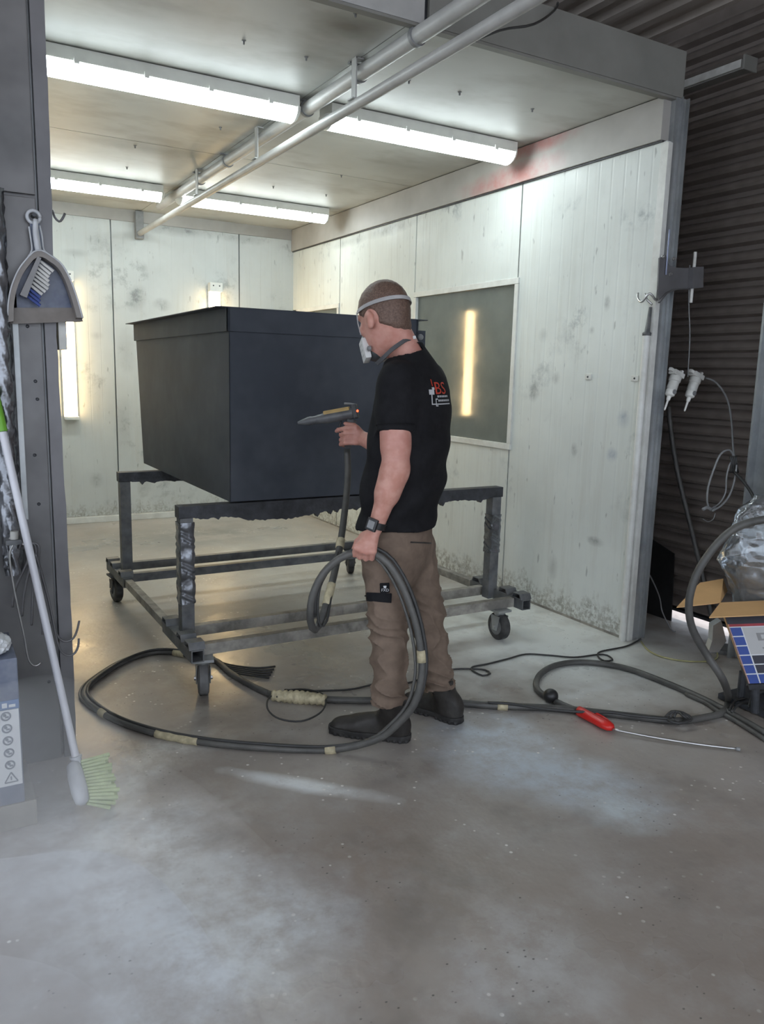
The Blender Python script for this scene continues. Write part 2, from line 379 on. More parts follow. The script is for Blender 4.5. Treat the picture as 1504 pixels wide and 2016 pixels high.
# ---- back wall of the booth
wb = struct('wall_back', bx(XL - 0.1, XR + 0.1, YB + 0.035, YB + 0.12, 0, ZC), M_GALV)
for x0, x1 in ((XL, 1.529), (1.541, 2.725), (2.737, XR)):
    bm = NB(); n = max(2, int((x1 - x0) / 0.1)); xs = np.linspace(x0, x1, n + 1); pr = []
    for i in range(n):
        pr += [(xs[i], 0.0), (xs[i + 1] - 0.010, 0.0), (xs[i + 1] - 0.006, 0.0006), (xs[i + 1] - 0.004, 0.0006)]
    pr.append((x1, 0.0))
    a = [bm.verts.new((x, YB + d, 0.06)) for x, d in pr]; b = [bm.verts.new((x, YB + d, ZC - 0.10)) for x, d in pr]
    for i in range(len(a) - 1): bm.faces.new((a[i], a[i + 1], b[i + 1], b[i]))
    q = [bm.verts.new(p) for p in ((x0, YB + 0.034, 0.06), (x1, YB + 0.034, 0.06), (x1, YB + 0.034, ZC - 0.1), (x0, YB + 0.034, ZC - 0.1))]
    bm.faces.new(q); bm.faces.new((a[0], b[0], q[3], q[0])); bm.faces.new((a[-1], q[1], q[2], b[-1]))
    struct('panel', bm, M_BACK, wb)
struct('top_channel', bx(XL, XR, YB - 0.012, YB + 0.034, ZC - 0.099, ZC), M_BEAM, wb)
struct('foot_channel', bx(XL, XR, YB - 0.03, YB + 0.034, 0, 0.058, 0.006), M_WHITE_TRIM, wb)
# ---- right wall of the booth: ribbed sandwich panels
wr = struct('wall_right', bx(XR + 0.036, XR + 0.10, YF + 0.01, YB + 0.1, 0, ZC), M_GALV)
def ribbed(y0, y1, z0, z1):
    bm = NB(); n = max(2, int((y1 - y0) / 0.085)); ys = np.linspace(y0, y1, n + 1); pr = []
    for i in range(n):
        pr += [(ys[i], 0.0), (ys[i + 1] - 0.018, 0.0), (ys[i + 1] - 0.010, 0.0010), (ys[i + 1] - 0.008, 0.0010)]
    pr.append((y1, 0.0))
    a = [bm.verts.new((XR + d, y, z0)) for y, d in pr]; b = [bm.verts.new((XR + d, y, z1)) for y, d in pr]
    for i in range(len(a) - 1): bm.faces.new((a[i], a[i + 1], b[i + 1], b[i]))
    q = [bm.verts.new((XR + 0.035, y, z)) for y, z in ((y0, z0), (y1, z0), (y1, z1), (y0, z1))]
    bm.faces.new(q); bm.faces.new((a[0], b[0], q[3], q[0])); bm.faces.new((a[-1], q[1], q[2], b[-1]))
    bm.faces.new([q[3]] + b + [q[2]]); bm.faces.new([q[0]] + a + [q[1]])
    return bm
WZ0, WZ1 = 0.965, 2.04
for y0, y1, w in ((YF, 4.054, 0), (4.066, 5.279, 1), (5.291, 6.549, 0), (6.561, YB, 1)):
    if w:
        struct('panel', ribbed(y0, y1, 0.004, WZ0 - 0.004), M_RIGHT, wr); struct('panel', ribbed(y0, y1, WZ1 + 0.004, 2.608), M_RIGHT, wr)
    else:
        struct('panel', ribbed(y0, y1, 0.004, 2.608), M_RIGHT, wr)
struct('foot_strip', bx(XR - 0.006, XR + 0.03, YF + 0.03, YB, 0, 0.012), M_RAILDUST, wr)
# windows let into the right wall: white frame and dark greenish glass that mirrors the booth
for k, (y0, y1) in enumerate(((4.040, 5.283), (6.553, 7.50))):
    w = struct('window_%d' % (k + 1), bx(XR + 0.012, XR + 0.030, y0 + 0.02, y1 - 0.02, WZ0 + 0.01, WZ1 - 0.01), M_GLASS)
    for (a, b, c_, d_) in ((y0, y1, WZ1 - 0.032, WZ1 + 0.006), (y0, y1, WZ0 - 0.006, WZ0 + 0.032), (y0, y0 + 0.036, WZ0 + 0.033, WZ1 - 0.033), (y1 - 0.036, y1, WZ0 + 0.033, WZ1 - 0.033)):
        struct('window_frame', bx(XR - 0.012, XR + 0.032, a, b, c_, d_, 0.003), M_WHITE_TRIM, w)
# horizontal beam above the right wall
bmr = struct('trim_1', bx(XR - 0.025, XR + 0.09, YF + 0.02, YB, 2.614, ZC - 0.004, 0.003), M_BEAM)
struct('dark_joint', bx(XR - 0.012, XR + 0.06, YF + 0.02, YB, 2.606, 2.6135), M_TROLLEYD, bmr)  # dark strip along the lower edge of the beam
# ---- left wall, hidden behind the column from here
wl = struct('wall_left', bx(XL - 0.10, XL - 0.034, YF + 0.01, YB + 0.1, 0, ZC), M_GALV)
for y0, y1 in ((YF + 0.06, 4.06), (4.068, 5.28), (5.288, 6.55), (6.558, YB)):
    struct('panel', bx(XL - 0.033, XL, y0, y1, 0.004, ZC - 0.01), M_BACK, wl)
# ---- booth ceiling
cl = struct('ceiling', bx(XL - 0.1, XR + 0.1, YF + 0.02, YB + 0.1, ZC + 0.026, ZC + 0.09), M_GALV)
for y0, y1 in ((YF + 0.03, 4.13), (4.137, 5.335), (5.342, 6.54), (6.547, YB)):
    for x0, x1 in ((XL, 1.795), (1.80, XR - 0.02)):
        struct('panel', bx(x0, x1, y0, y1, ZC, ZC + 0.025), M_CEIL, cl)
bolt0 = None
for px, py in ((480, 82), (603, 114), (805, 160), (905, 183), (1078, 125), (538, 368), (642, 384), (672, 346), (700, 28), (250, 330), (266, 288), (434, 252), (1048, 216)):
    p = at(px, py, 'Z', ZC - 0.004)
    if bolt0 is None:
        bm = NB(); lathe(bm, (p.x, p.y, ZC), (0, 0, -1), [(0, 0.010), (0.002, 0.010), (0.003, 0.005), (0.016, 0.004)], 8)
        bolt0 = struct('bolt', bm, M_GREYP, cl); bp = p
    else:
        dup(bolt0, (p.x - bp.x, p.y - bp.y, 0), cl)
# ---- header over the mouth of the booth
XG = at(838, 25, 'Y', YF).x
hd = struct('trim_2', bx(0.41, XR + 0.07, YF + 0.012, YF + 0.03, ZC - 0.004, 3.03), M_TROLLEYD)
struct('header_plate', bx(XG + 0.012, XR + 0.075, YF - 0.012, YF + 0.010, ZC - 0.006, 3.03, 0.003), M_HEAD, hd)
struct('header_plate', bx(-0.6, XG - 0.012, YF - 0.012, YF + 0.010, ZC - 0.006, 3.03, 0.003), M_PIPE, hd)
struct('header_lip', bx(0.41, XR + 0.03, YF - 0.010, YF + 0.028, ZC - 0.018, ZC - 0.007), M_HEAD, hd)
# ---- right jamb: white angle, galvanised channel
jr = struct('trim_3', bx(XR - 0.004, XR + 0.028, YF - 0.014, YF + 0.034, 0.0, 2.60, 0.002), M_WHITE_TRIM)
bm = NB()
for x0, x1, y0, y1 in ((3.330, 3.372, 2.942, 2.952), (3.330, 3.334, 2.952, 3.02), (3.368, 3.372, 2.930, 2.942), (3.374, 3.418, 2.950, 2.960), (3.414, 3.418, 2.93, 2.950), (3.40, 3.43, 2.961, 3.06)):
    box(bm, ((x0 + x1) / 2, (y0 + y1) / 2, 1.41), (x1 - x0, y1 - y0, 2.82))
struct('trim_4', bm, M_GALV)
# ---- left jamb column clad in dull sheet
cx = struct('wall_front', bx(-3.5, 0.36, YF - 0.005, YF + 0.06, 0, 3.03), M_COLM)
struct('cladding_sheet', bx(-3.5, 0.357, YF - 0.022, YF - 0.006, 1.972, 3.03, 0.003), M_COLM, cx)
struct('cladding_sheet', bx(-3.5, 0.357, YF - 0.022, YF - 0.006, 0.0, 1.962, 0.003), M_COLM, cx)
bm = NB()
zs = np.linspace(0, 2.82, 40); pr = [0.407 + 0.004 * math.sin(3.1 * z) + random.uniform(-0.0018, 0.0018) for z in zs]
R_ = [[Vector((0.366, YF - 0.026, z)), Vector((x, YF - 0.026, z)), Vector((x, YF + 0.06, z)), Vector((0.366, YF + 0.06, z))] for z, x in zip(zs, pr)]
rings(bm, R_); struct('corner_strip', bm, M_COLM2, cx)
rv = None
for z in (0.52, 0.95, 1.12, 1.31, 1.37, 1.55, 0.3):
    if rv is None:
        bm = NB(); lathe(bm, (0.335, YF - 0.022, z), (0, -1, 0), [(0, 0.006), (0.002, 0.006), (0.004, 0.003)], 8); rv = struct('rivet', bm, M_TROLLEYD, cx); rz = z
    else: dup(rv, (random.uniform(-0.03, 0.005), 0, z - rz), cx)
# ---- roller shutter in the side wall of the building, daylight under it
XS = 3.90
ds = struct('door_1', bx(XS + 0.03, XS + 0.06, -5, 9.4, 0.06, 3.45), M_CORR)
bm = NB(); pz = 0.095
prof = [(0.026, 0.0), (0.026, 0.010), (0.004, 0.013), (-0.022, 0.022), (-0.030, 0.036), (-0.028, 0.050), (-0.016, 0.064), (0.006, 0.074), (0.026, 0.080), (0.026, 0.095)]
for ya, yb in ((-5, 9.4),):
    a = [bm.verts.new((XS + d, ya, 0.06 + z)) for d, z in prof]; b = [bm.verts.new((XS + d, yb, 0.06 + z)) for d, z in prof]
    for i in range(len(a) - 1): bm.faces.new((a[i], b[i], b[i + 1], a[i + 1]))
s0 = struct('slat', bm, M_CORR, ds, 35)
for k in range(1, 35): dup(s0, (0, 0, k * pz), ds)
struct('bottom_rail', bx(XS - 0.02, XS + 0.03, -5, 9.4, 0.050, 0.066), M_TROLLEYD, ds)
struct('ground_outside', bx(4.2, 14, -6, 12, -0.14, -0.02), simple('pale_yard', (0.62, 0.60, 0.60), 0.7))
struct('doorstep', bx(3.95, 4.2, -6, 12, -0.119, -0.004), MATS['pale_yard'])
# ---- corrugated roof sheets of the building
bm = NB(); xs = np.arange(-4.0, 4.0, 0.03)
def rz_(x): u = (x / 0.19) % 1.0; return 3.44 + (0.028 if u < 0.32 else 0.028 * max(0, 1 - (u - 0.32) / 0.12) if u < 0.44 else 0.0 if u < 0.88 else 0.028 * (u - 0.88) / 0.12)
a = [bm.verts.new((x, -1.6, rz_(x))) for x in xs]; b = [bm.verts.new((x, 9.4, rz_(x))) for x in xs]
for i in range(len(xs) - 1): bm.faces.new((a[i], a[i + 1], b[i + 1], b[i]))
struct('roof', bm, M_ROOF)
struct('wall_rear_building', bx(-4, 4.0, 9.4, 9.5, 0, 3.5), M_CORR)

# ================================================================== ceiling lights
FIX = []
def fixture(x0, x1, y, label):
    o = thing('ceiling_light', label, 'light fitting', ((x0 + x1) / 2, y, ZC), 'diffuser battens on the booth ceiling')
    zt = ZC - 0.004
    obj('housing', bx(x0 + 0.02, x1 - 0.02, y - 0.076, y + 0.076, zt - 0.058, zt, 0.004), M_CAPW, o)
    bm = NB(); n = 12
    R_ = []
    for s in (0, 0.012, 0.988, 1):
        x = x0 + 0.03 + (x1 - x0 - 0.06) * s; k = 0.86 if s in (0, 1) else 1.0
        R_.append([Vector((x, y - math.cos(math.pi * i / n) * 0.076 * k, zt - 0.059 - math.sin(math.pi * i / n) * 0.056 * k)) for i in range(n + 1)])
    rings(bm, R_); obj('diffuser', bm, M_DIFF, o, 40)
    for e, sgn in ((x0, 1), (x1, -1)):
        bm = NB(); R_ = []
        for t_, k in ((0.0, 0.55), (0.012, 0.85), (0.032, 1.03)):
            R_.append([Vector((e + sgn * t_, y - math.cos(math.pi * i / n) * 0.078 * k, zt - 0.050 - math.sin(math.pi * i / n) * 0.066 * k)) for i in range(n + 1)])
        rings(bm, R_); obj('end_cap', bm, M_DIFF if False else M_CAPW, o, 40)
    for i in range(4):
        x = x0 + (x1 - x0) * (0.14 + 0.24 * i)
        obj('clip', box(NB(), (x, y - 0.080, zt - 0.055), (0.022, 0.008, 0.026)), M_CAPW, o)
ZL = 2.755
L1 = at(586, 222, 'Z', ZL); L2a, L2b = at(634, 232, 'Z', ZL), at(1020, 303, 'Z', ZL)
L3 = at(322, 385, 'Z', ZL); L4a, L4b = at(350, 386, 'Z', ZL), at(645, 428, 'Z', ZL)
yF_ = (L1.y + L2a.y) / 2; yR_ = (L3.y + L4b.y) / 2
fixture(L1.x - 1.28, L1.x, yF_, 'long white glowing ceiling batten over the near left of the booth')
fixture(L2a.x, L2b.x, yF_, 'long white glowing ceiling batten nearest the right wall beam')
fixture(L3.x - 1.28, L3.x, yR_, 'far glowing ceiling batten left of the pipes, by the back wall')
fixture(L4a.x, L4b.x, yR_, 'far glowing ceiling batten right of the pipes, above the box')
# pipes along the ceiling
zu, zl_ = 2.775, 2.62
pu0, pu1 = at(932, 0, 'Z', zu), at(330, 388, 'Z', zu)
xu = (pu0.x + at(700, 150, 'Z', zu).x) / 2
o = thing('ceiling_conduit', 'thick grey conduit with saddle clips running along the booth ceiling', 'pipe', (xu, 4, ZC))
bm = NB(); cyl(bm, (xu, 1.2, zu), (xu, pu1.y + 0.4, zu), 0.034, n=18); obj('conduit_pipe', bm, M_PIPE, o, 40)
for px, py in ((822, 72), (706, 146), (592, 212), (440, 316), (388, 352)):
    y = at(px, py, 'Z', zu).y
    bm = NB(); lathe(bm, (xu, y - 0.011, zu), (0, 1, 0), [(0, 0.035), (0.001, 0.040), (0.021, 0.040), (0.022, 0.035)], 18)
    box(bm, (xu, y, zu + 0.038), (0.11, 0.022, 0.006)); obj('saddle_clip', bm, M_GREYP, o, 40)
q0, q1 = at(1050, 0, 'Z', zl_), at(272, 455, 'Z', zl_)
xl_ = (at(1000, 25, 'Z', zl_).x + at(500, 327, 'Z', zl_).x) / 2
o = thing('hanging_rail', 'slimmer grey hanging rail below the ceiling conduit, ending at the back wall', 'pipe', (xl_, 4, zl_))
bm = NB(); cyl(bm, (xl_, 1.2, zl_), (xl_, YB - 0.05, zl_), 0.024, n=16); obj('rail_pipe', bm, M_PIPE, o, 40)
for px, py in ((686, 205), (508, 322), (392, 392)):
    y = at(px, py, 'Z', zl_).y
    bm = NB(); box(bm, (xl_ - 0.004, y, (zl_ + ZC) / 2 + 0.005), (0.006, 0.042, ZC - zl_ - 0.012)); box(bm, (xl_ + 0.012, y, ZC - 0.005), (0.04, 0.042, 0.006))
    box(bm, (xl_, y, zl_ + 0.024), (0.05, 0.05, 0.006))
    obj('hanger_strap', bm, M_PIPE, o)
obj('end_bracket', bx(xl_ - 0.035, xl_ + 0.035, YB - 0.075, YB - 0.014, zl_ - 0.045, ZC - 0.01, 0.004), M_GREYP, o)
# loose wire under the header
bm = NB(); tube(bm, [at(900, 95, 'Z', 2.74), at(985, 60, 'Z', 2.76), at(1050, 48, 'Z', 2.78), at(1092, 20, 'Y', YF - 0.03), at(1098, 5, 'Y', YF - 0.03)], 0.005, 6)
obj('loose_wire', bm, M_CABLE, None, True, 'thin dark wire drooping across the grey header by the pipes', 'wire')
# ================================================================== warm wall tubes on the back wall
def wall_tube(x, label):
    o = thing('wall_lamp', label, 'lamp', (x, YB, 0.95), 'upright warm tubes on the back wall')
    y = YB - 0.05
    obj('backplate', bx(x - 0.06, x + 0.06, YB - 0.022, YB - 0.002, 0.96, 2.24, 0.004), M_CAPW, o)
    bm = NB(); n = 10; R_ = []
    for z, k in ((0.985, 0.8), (1.0, 1.0), (2.14, 1.0), (2.16, 0.85)):
        R_.append([Vector((x - math.cos(math.pi * i / n) * 0.052 * k, YB - 0.023 - math.sin(math.pi * i / n) * 0.055 * k, z)) for i in range(n + 1)])
    rings(bm, R_); obj('tube_cover', bm, M_TUBEW, o, 40)
    for z0, z1 in ((0.955, 0.984), (2.161, 2.245)):
        bm = bx(x - 0.062, x + 0.062, YB - 0.085, YB - 0.023, z0, z1, 0.008)
        e = obj('end_cap', bm, M_CAPW, o)
    for s in (-0.03, 0.03):
        bm = NB(); lathe(bm, (x + s, YB - 0.085, 2.215), (0, -1, 0), [(0, 0.007), (0.002, 0.007), (0.004, 0.003)], 8); obj('screw', bm, M_TROLLEYD, o)
wall_tube(1.135, 'glowing upright wall tube on the back wall, beside the dustpan')
wall_tube(2.475, 'glowing upright wall tube whose top peeks over the black box')
# unlit fitting on the shutter wall
o = thing('unlit_batten', 'unlit pale fluorescent batten high on the dark corrugated shutter', 'light fitting', (3.85, 3.5, 3.06))
ya, yb = at(1475, 140, 'X', 3.83).y, 4.4
obj('batten_body', bx(3.80, 3.875, ya, yb, 3.035, 3.085, 0.004), M_HEAD, o)
obj('batten_cover', bx(3.785, 3.80, ya + 0.02, yb, 3.04, 3.08, 0.003), M_WHITEP, o)
obj('batten_end', bx(3.77, 3.875, ya - 0.012, ya, 3.02, 3.092, 0.004), M_HEAD, o)
# ================================================================== trolley
tr = thing('trolley', 'powder-crusted steel trolley on casters carrying the black box', 'trolley', (1.87, 4.1, 0))
ZR0, ZR1 = 0.172, 0.222
def sq_tube(bm, a, b, w, h, t_=0.004):
    """open-ended square tube along X or Y"""
    a, b = Vector(a), Vector(b); d = (b - a).normalized()
    s = Vector((0, 0, 1)).cross(d).normalized(); u = Vector((0, 0, 1))
    def ring(p, k): return [p + s * (w / 2 - k) * i + u * (h / 2 - k) * j for i, j in ((-1, -1), (1, -1), (1, 1), (-1, 1))]
    o0, o1, i0, i1 = [[bm.verts.new(p) for p in r] for r in (ring(a, 0), ring(b, 0), ring(a, t_), ring(b, t_))]
    for k in range(4):
        n = (k + 1) % 4
        bm.faces.new((o0[k], o0[n], o1[n], o1[k])); bm.faces.new((i0[n], i0[k], i1[k], i1[n]))
        bm.faces.new((o0[n], o0[k], i0[k], i0[n])); bm.faces.new((o1[k], o1[n], i1[n], i1[k]))
    return bm
zc_ = (ZR0 + ZR1) / 2
for x in (0.957, 2.792):
    for y0, y1 in ((3.215, 3.70), (4.56, 5.05)):
        bm = sq_tube(NB(), (x, y0, zc_), (x, y1, zc_), 0.056, 0.056, 0.005); obj('end_beam', bm, M_TROLLEY, tr)
    obj('link_rail', bx(x - 0.02, x + 0.02, 3.64, 4.62, zc_ - 0.021, zc_ + 0.021, 0.002), M_RAILDUST, tr)
    for y in (3.262, 3.385, 3.635, 4.625, 4.86, 4.985):
        bm = NB(); w0, w1, h = 0.052, 0.034, 0.030; z0 = ZR1 + 0.004; L_ = 0.062
        for s0, s1 in ((1, 1),):
            out = [(-w0, 0), (w0, 0), (w1, h), (-w1, h)]; inn = [(-w0 + 0.012, 0.005), (w0 - 0.012, 0.005), (w1 - 0.006, h - 0.005), (-w1 + 0.006, h - 0.005)]
            rs = [[bm.verts.new((x - 0.036 + k * 0.072, y + p * 0.85, z0 + q)) for p, q in pr] for k in (0, 1) for pr in (out, inn)]
            for k in range(4):
                n = (k + 1) % 4; o0, i0, o1, i1 = rs
                bm.faces.new((o0[k], o0[n], o1[n], o1[k])); bm.faces.new((i0[n], i0[k], i1[k], i1[n]))
                bm.faces.new((o0[n], o0[k], i0[k], i0[n])); bm.faces.new((o1[k], o1[n], i1[n], i1[k]))
        obj('socket', bm, M_TROLLEY, tr)
for y in (3.305, 3.575, 4.685, 4.975):
    obj('cross_rail', bx(0.988, 2.761, y - 0.022, y + 0.022, ZR0, ZR1, 0.003), M_RAILDUST if y < 4 else M_TROLLEY, tr)
def crust(x0, x1, y, z, amp):
    bm = NB(); xs = np.arange(x0, x1, 0.012); lo = []
    a_ = 0.0
    for i, x in enumerate(xs):
        a_ = 0.75 * a_ + random.uniform(-1, 1) * 0.006
        e = min((x - x0) / 0.06, (x1 - x) / 0.06, 1)
        lo.append(z - max(0.002, e * (amp * (0.5 + 0.5 * math.sin(x * 9 + 1)) + abs(a_) + (0.014 if random.random() < 0.07 else 0))))
    f = [[bm.verts.new((x, yy, zz)) for x, zz in zip(xs, zs_)] for yy, zs_ in ((y - 0.004, [z + 0.01] * len(xs)), (y - 0.006, lo), (y + 0.03, lo), (y + 0.034, [z + 0.01] * len(xs)))]
    for r0, r1 in zip(f, f[1:]):
        for i in range(len(xs) - 1): bm.faces.new((r0[i], r0[i + 1], r1[i + 1], r1[i]))
    return bm
for k, (y, zt) in enumerate(((3.47, 0.816), (4.73, 0.820))):
    for x in (0.962, 2.725):
        p = obj('post', bx(x, x + 0.060, y, y + 0.060, ZR0, zt - 0.056, 0.003), M_TROLLEY, tr)
        # crinkled masking foil round the uprights of the near frame
        if k == 0:
            bm = NB(); z0, z1 = (0.36, 0.74) if x < 2 else (0.44, 0.66); nz, na = 60, 40; R_ = []
            for i in range(nz + 1):
                z = z0 + (z1 - z0) * i / nz; r_ = []
                for j in range(na):
                    s = j / na * 4; e = int(s); f = s - e
                    c4 = [(0, 0), (1, 0), (1, 1), (0, 1), (0, 0)]
                    ux = c4[e][0] * (1 - f) + c4[e + 1][0] * f; uy = c4[e][1] * (1 - f) + c4[e + 1][1] * f
                    nx, ny = [(0, -1), (1, 0), (0, 1), (-1, 0)][e]
                    d = 0.002 + 0.0022 * (1 + math.sin(z * 130 + s * 2.5 + 2 * math.sin(z * 45 + s * 3))) + random.uniform(0, 0.0012)
                    r_.append(Vector((x + ux * 0.060 + nx * d, y + uy * 0.060 + ny * d, z)))
                R_.append(r_)
            rings(bm, R_); obj('foil_wrap', bm, M_FOIL, p, 50)
    b_ = obj('top_beam', bx(0.955, 2.792, y - 0.004, y + 0.062, zt - 0.056, zt, 0.004), M_TROLLEYD, tr)
    obj('powder_crust', crust(1.03, 2.70, y, zt - 0.056, 0.030 if k == 0 else 0.010), M_TROLLEYD, b_)
M_WHEELD = simple('dusty_wheel', (0.14, 0.14, 0.14), 0.6, 0, 0.25, 18)
def caster(x, y, rz):
    rot = Matrix.Rotation(rz, 3, 'Z'); R0 = 0.076; c0 = Vector((x, y, 0))
    def W(p): return c0 + rot @ Vector(p)
    f = NB(); box(f, W((0, 0, ZR0 - 0.006)), (0.09, 0.09, 0.012), rot)
    lathe(f, W((0, 0, ZR0 - 0.034)), (0, 0, 1), [(0, 0.028), (0.022, 0.036)], 14)
    for s in (-1, 1):
        a = [(-0.036, ZR0 - 0.034), (0.036, ZR0 - 0.034), (0.018, 0.055), (-0.018, 0.055)]
        prism(f, [W((s * 0.030 - 0.002, p, q)) for p, q in a], rot @ Vector((0.004, 0, 0)))
    fo = obj('caster_fork', f, M_GALV if y < 4 else M_TROLLEYD, tr)
    w = NB(); lathe(w, W((-0.024, 0, R0)), rot @ Vector((1, 0, 0)), [(0, 0.054), (0.001, 0.066), (0.007, 0.076), (0.041, 0.076), (0.047, 0.066), (0.048, 0.054)], 28)
    obj('wheel', w, M_WHEELD if x < 1.5 and y < 4 else M_RUBBER, fo, 35)
    h = NB(); lathe(h, W((-0.027, 0, R0)), rot @ Vector((1, 0, 0)), [(0, 0.012), (0.002, 0.046), (0.052, 0.046), (0.054, 0.012)], 20)
    obj('wheel_hub', h, M_TROLLEY, fo, 35)
    a = NB(); lathe(a, W((-0.040, 0, R0)), rot @ Vector((1, 0, 0)), [(0, 0.009), (0.008, 0.010), (0.0081, 0.005), (0.072, 0.005), (0.0721, 0.010), (0.08, 0.009)], 6)
    obj('axle_bolt', a, M_STEEL, fo)
caster(0.995, 3.265, -0.25); caster(2.665, 3.285, 0.02); caster(0.955, 4.90, 0.1); caster(2.60, 4.93, -0.35)

# ================================================================== black box on the trolley
bxo = thing('steel_bin', 'large open black painted steel box resting on the trolley beams', 'box', (1.7, 4.3, 0.82))
ZB0, ZB1 = 0.822, 1.700
def frus(x0, x1, y0, y1, z0, X0, X1, Y0, Y1, z1):
    bm = NB(); rings(bm, [[Vector(p) for p in ((x0, y0, z0), (x1, y0, z0), (x1, y1, z0), (x0, y1, z0))], [Vector(p) for p in ((X0, Y0, z1), (X1, Y0, z1), (X1, Y1, z1), (X0, Y1, z1))]]); return bm
# four walls and a floor of sheet, slightly flared to the top
def wall4(nm, b0, b1, z0, z1, t_, mat, par):
    (x0, x1, y0, y1), (X0, X1, Y0, Y1) = b0, b1
    for P, Q in ((((x0, y0), (x1, y0)), ((X0, Y0), (X1, Y0))), (((x1, y0), (x1, y1)), ((X1, Y0), (X1, Y1))), (((x1, y1), (x0, y1)), ((X1, Y1), (X0, Y1))), (((x0, y1), (x0, y0)), ((X0, Y1), (X0, Y0)))):
        d = Vector((P[1][0] - P[0][0], P[1][1] - P[0][1], 0)).normalized(); n = Vector((-d.y, d.x, 0)) * t_
        bm = NB()
        prism(bm, [Vector((*P[0], z0)), Vector((*P[1], z0)), Vector((*Q[1], z1)), Vector((*Q[0], z1))], n)
        obj(nm, bm, mat, par)
wall4('side_wall', (1.200, 2.165, 3.480, 5.150), (1.195, 2.17, 3.462, 5.245), ZB0, ZB1 - 0.10, 0.004, M_BLACKBOX, bxo)
wall4('rim_band', (1.184, 2.181, 3.450, 5.256), (1.184, 2.181, 3.448, 5.258), ZB1 - 0.105, ZB1 - 0.004, 0.012, M_BLACKBOX, bxo)
obj('floor_sheet', bx(1.205, 2.16, 3.485, 5.146, ZB0, ZB0 + 0.004), M_BLACKBOX, bxo)
for x0, x1, y0, y1 in ((1.135, 1.225, 3.445, 5.262), (2.14, 2.235, 3.445, 5.262), (1.226, 2.139, 3.445, 3.50), (1.226, 2.139, 5.20, 5.262)):
    obj('rim_flange', bx(x0, x1, y0, y1, ZB1 - 0.004, ZB1), M_BLACKBOX, bxo)
bm = bx(2.182, 2.252, 3.49, 3.50, 1.50, 1.648); obj('lug_plate', bm, M_BLACKBOX, bxo)
bm = NB(); ball(bm, (2.218, 3.484, 1.615), (0.018, 0.012, 0.016)); obj('lug_pin', bm, M_GREYP, bxo, True)

# ================================================================== hoses and cables on the floor
def flo(pts, z): return [fl(x, y, z) for x, y in pts]
def wraps(par, pts, r, spans, step=0.02):
    p = spline(pts, step)
    for a, b in spans:
        q = p[int(a * len(p)):max(int(a * len(p)) + 3, int(b * len(p)))]
        bm = NB(); tube(bm, q, lambda t_: r * (1 + 0.06 * math.sin(t_ * 40)), 10, smoothpath=False); obj('tape_wrap', bm, M_TAPE, par, True)
# the spray gun hose: gun handle -> loop -> fist -> floor ring -> under the trolley
MC = Vector((1.655, 2.55, 0)); MN = Vector((0.501, 0.865, 0)); M0 = MN.dot(MC)
def man(x, y, off):
    d = ray(x, y); t_ = (M0 + off) / (d[0] * MN.x + d[1] * MN.y); return Vector(CP + d * t_)
# hoses that the man holds and trails
GH = man(683, 884, 0.33)
HAND = man(717, 1084, -0.27)
hose_air = [GH, man(685, 930, 0.30), man(681, 985, 0.22), man(670, 1070, 0.08), man(653, 1150, -0.08), man(634, 1215, -0.18), man(620, 1240, -0.22), man(611, 1222, -0.26),
            man(615, 1175, -0.27), man(636, 1130, -0.27), man(668, 1100, -0.27), man(697, 1088, -0.27), HAND, man(738, 1090, -0.27), man(765, 1110, -0.28), man(795, 1160, -0.29),
            man(818, 1225, -0.30), man(830, 1290, -0.31), man(829, 1340, -0.32), man(814, 1388, -0.32), man(780, 1428, -0.30), man(738, 1457, -0.27)]
r1 = 0.0140
floor_run = flo([(650, 1476), (530, 1473), (400, 1461), (300, 1442), (220, 1414), (172, 1380), (168, 1358), (190, 1336), (240, 1304), (290, 1286), (335, 1284), (385, 1293),
                 (425, 1301), (450, 1322), (490, 1347), (530, 1366)], r1)
gh_pts = hose_air + floor_run
o = thing('gun_hose', 'grey powder hose from the spray gun through his fist, ringed on the floor', 'hose', fl(530, 1473))
bm = NB(); tube(bm, gh_pts, r1, 10, 0.025); obj('hose_line', bm, M_HOSE, o, True)
wraps(o, gh_pts, r1 + 0.003, ((0.085, 0.10), (0.135, 0.155), (0.34, 0.352), (0.455, 0.468), (0.565, 0.605), (0.66, 0.675), (0.845, 0.862), (0.875, 0.895)))
# thinner cable strapped alongside
par = [p + Vector((0.012, -0.010, 0.016)) for p in gh_pts[7:-4]]
for p in par[12:]: p.z = max(p.z, 0.03)
bm = NB(); tube(bm, par, 0.0065, 7, 0.03); obj('earth_cable', bm, M_CABLE, o, True)
par = [p + Vector((-0.016, 0.020, -0.003)) for p in gh_pts[12:-3]]
bm = NB(); tube(bm, par, 0.0062, 7, 0.03); obj('air_line', bm, M_HOSE, o, True)
# small inner loop of cable under the fist
bm = NB(); tube(bm, [man(668, 1078, 0.09), man(648, 1120, -0.15), man(630, 1155, -0.2), man(625, 1200, -0.22), man(630, 1232, -0.22), man(643, 1222, -0.2), man(652, 1170, -0.12)], 0.0055, 7, 0.02)
obj('cable_loop', bm, M_CABLE, o, True)
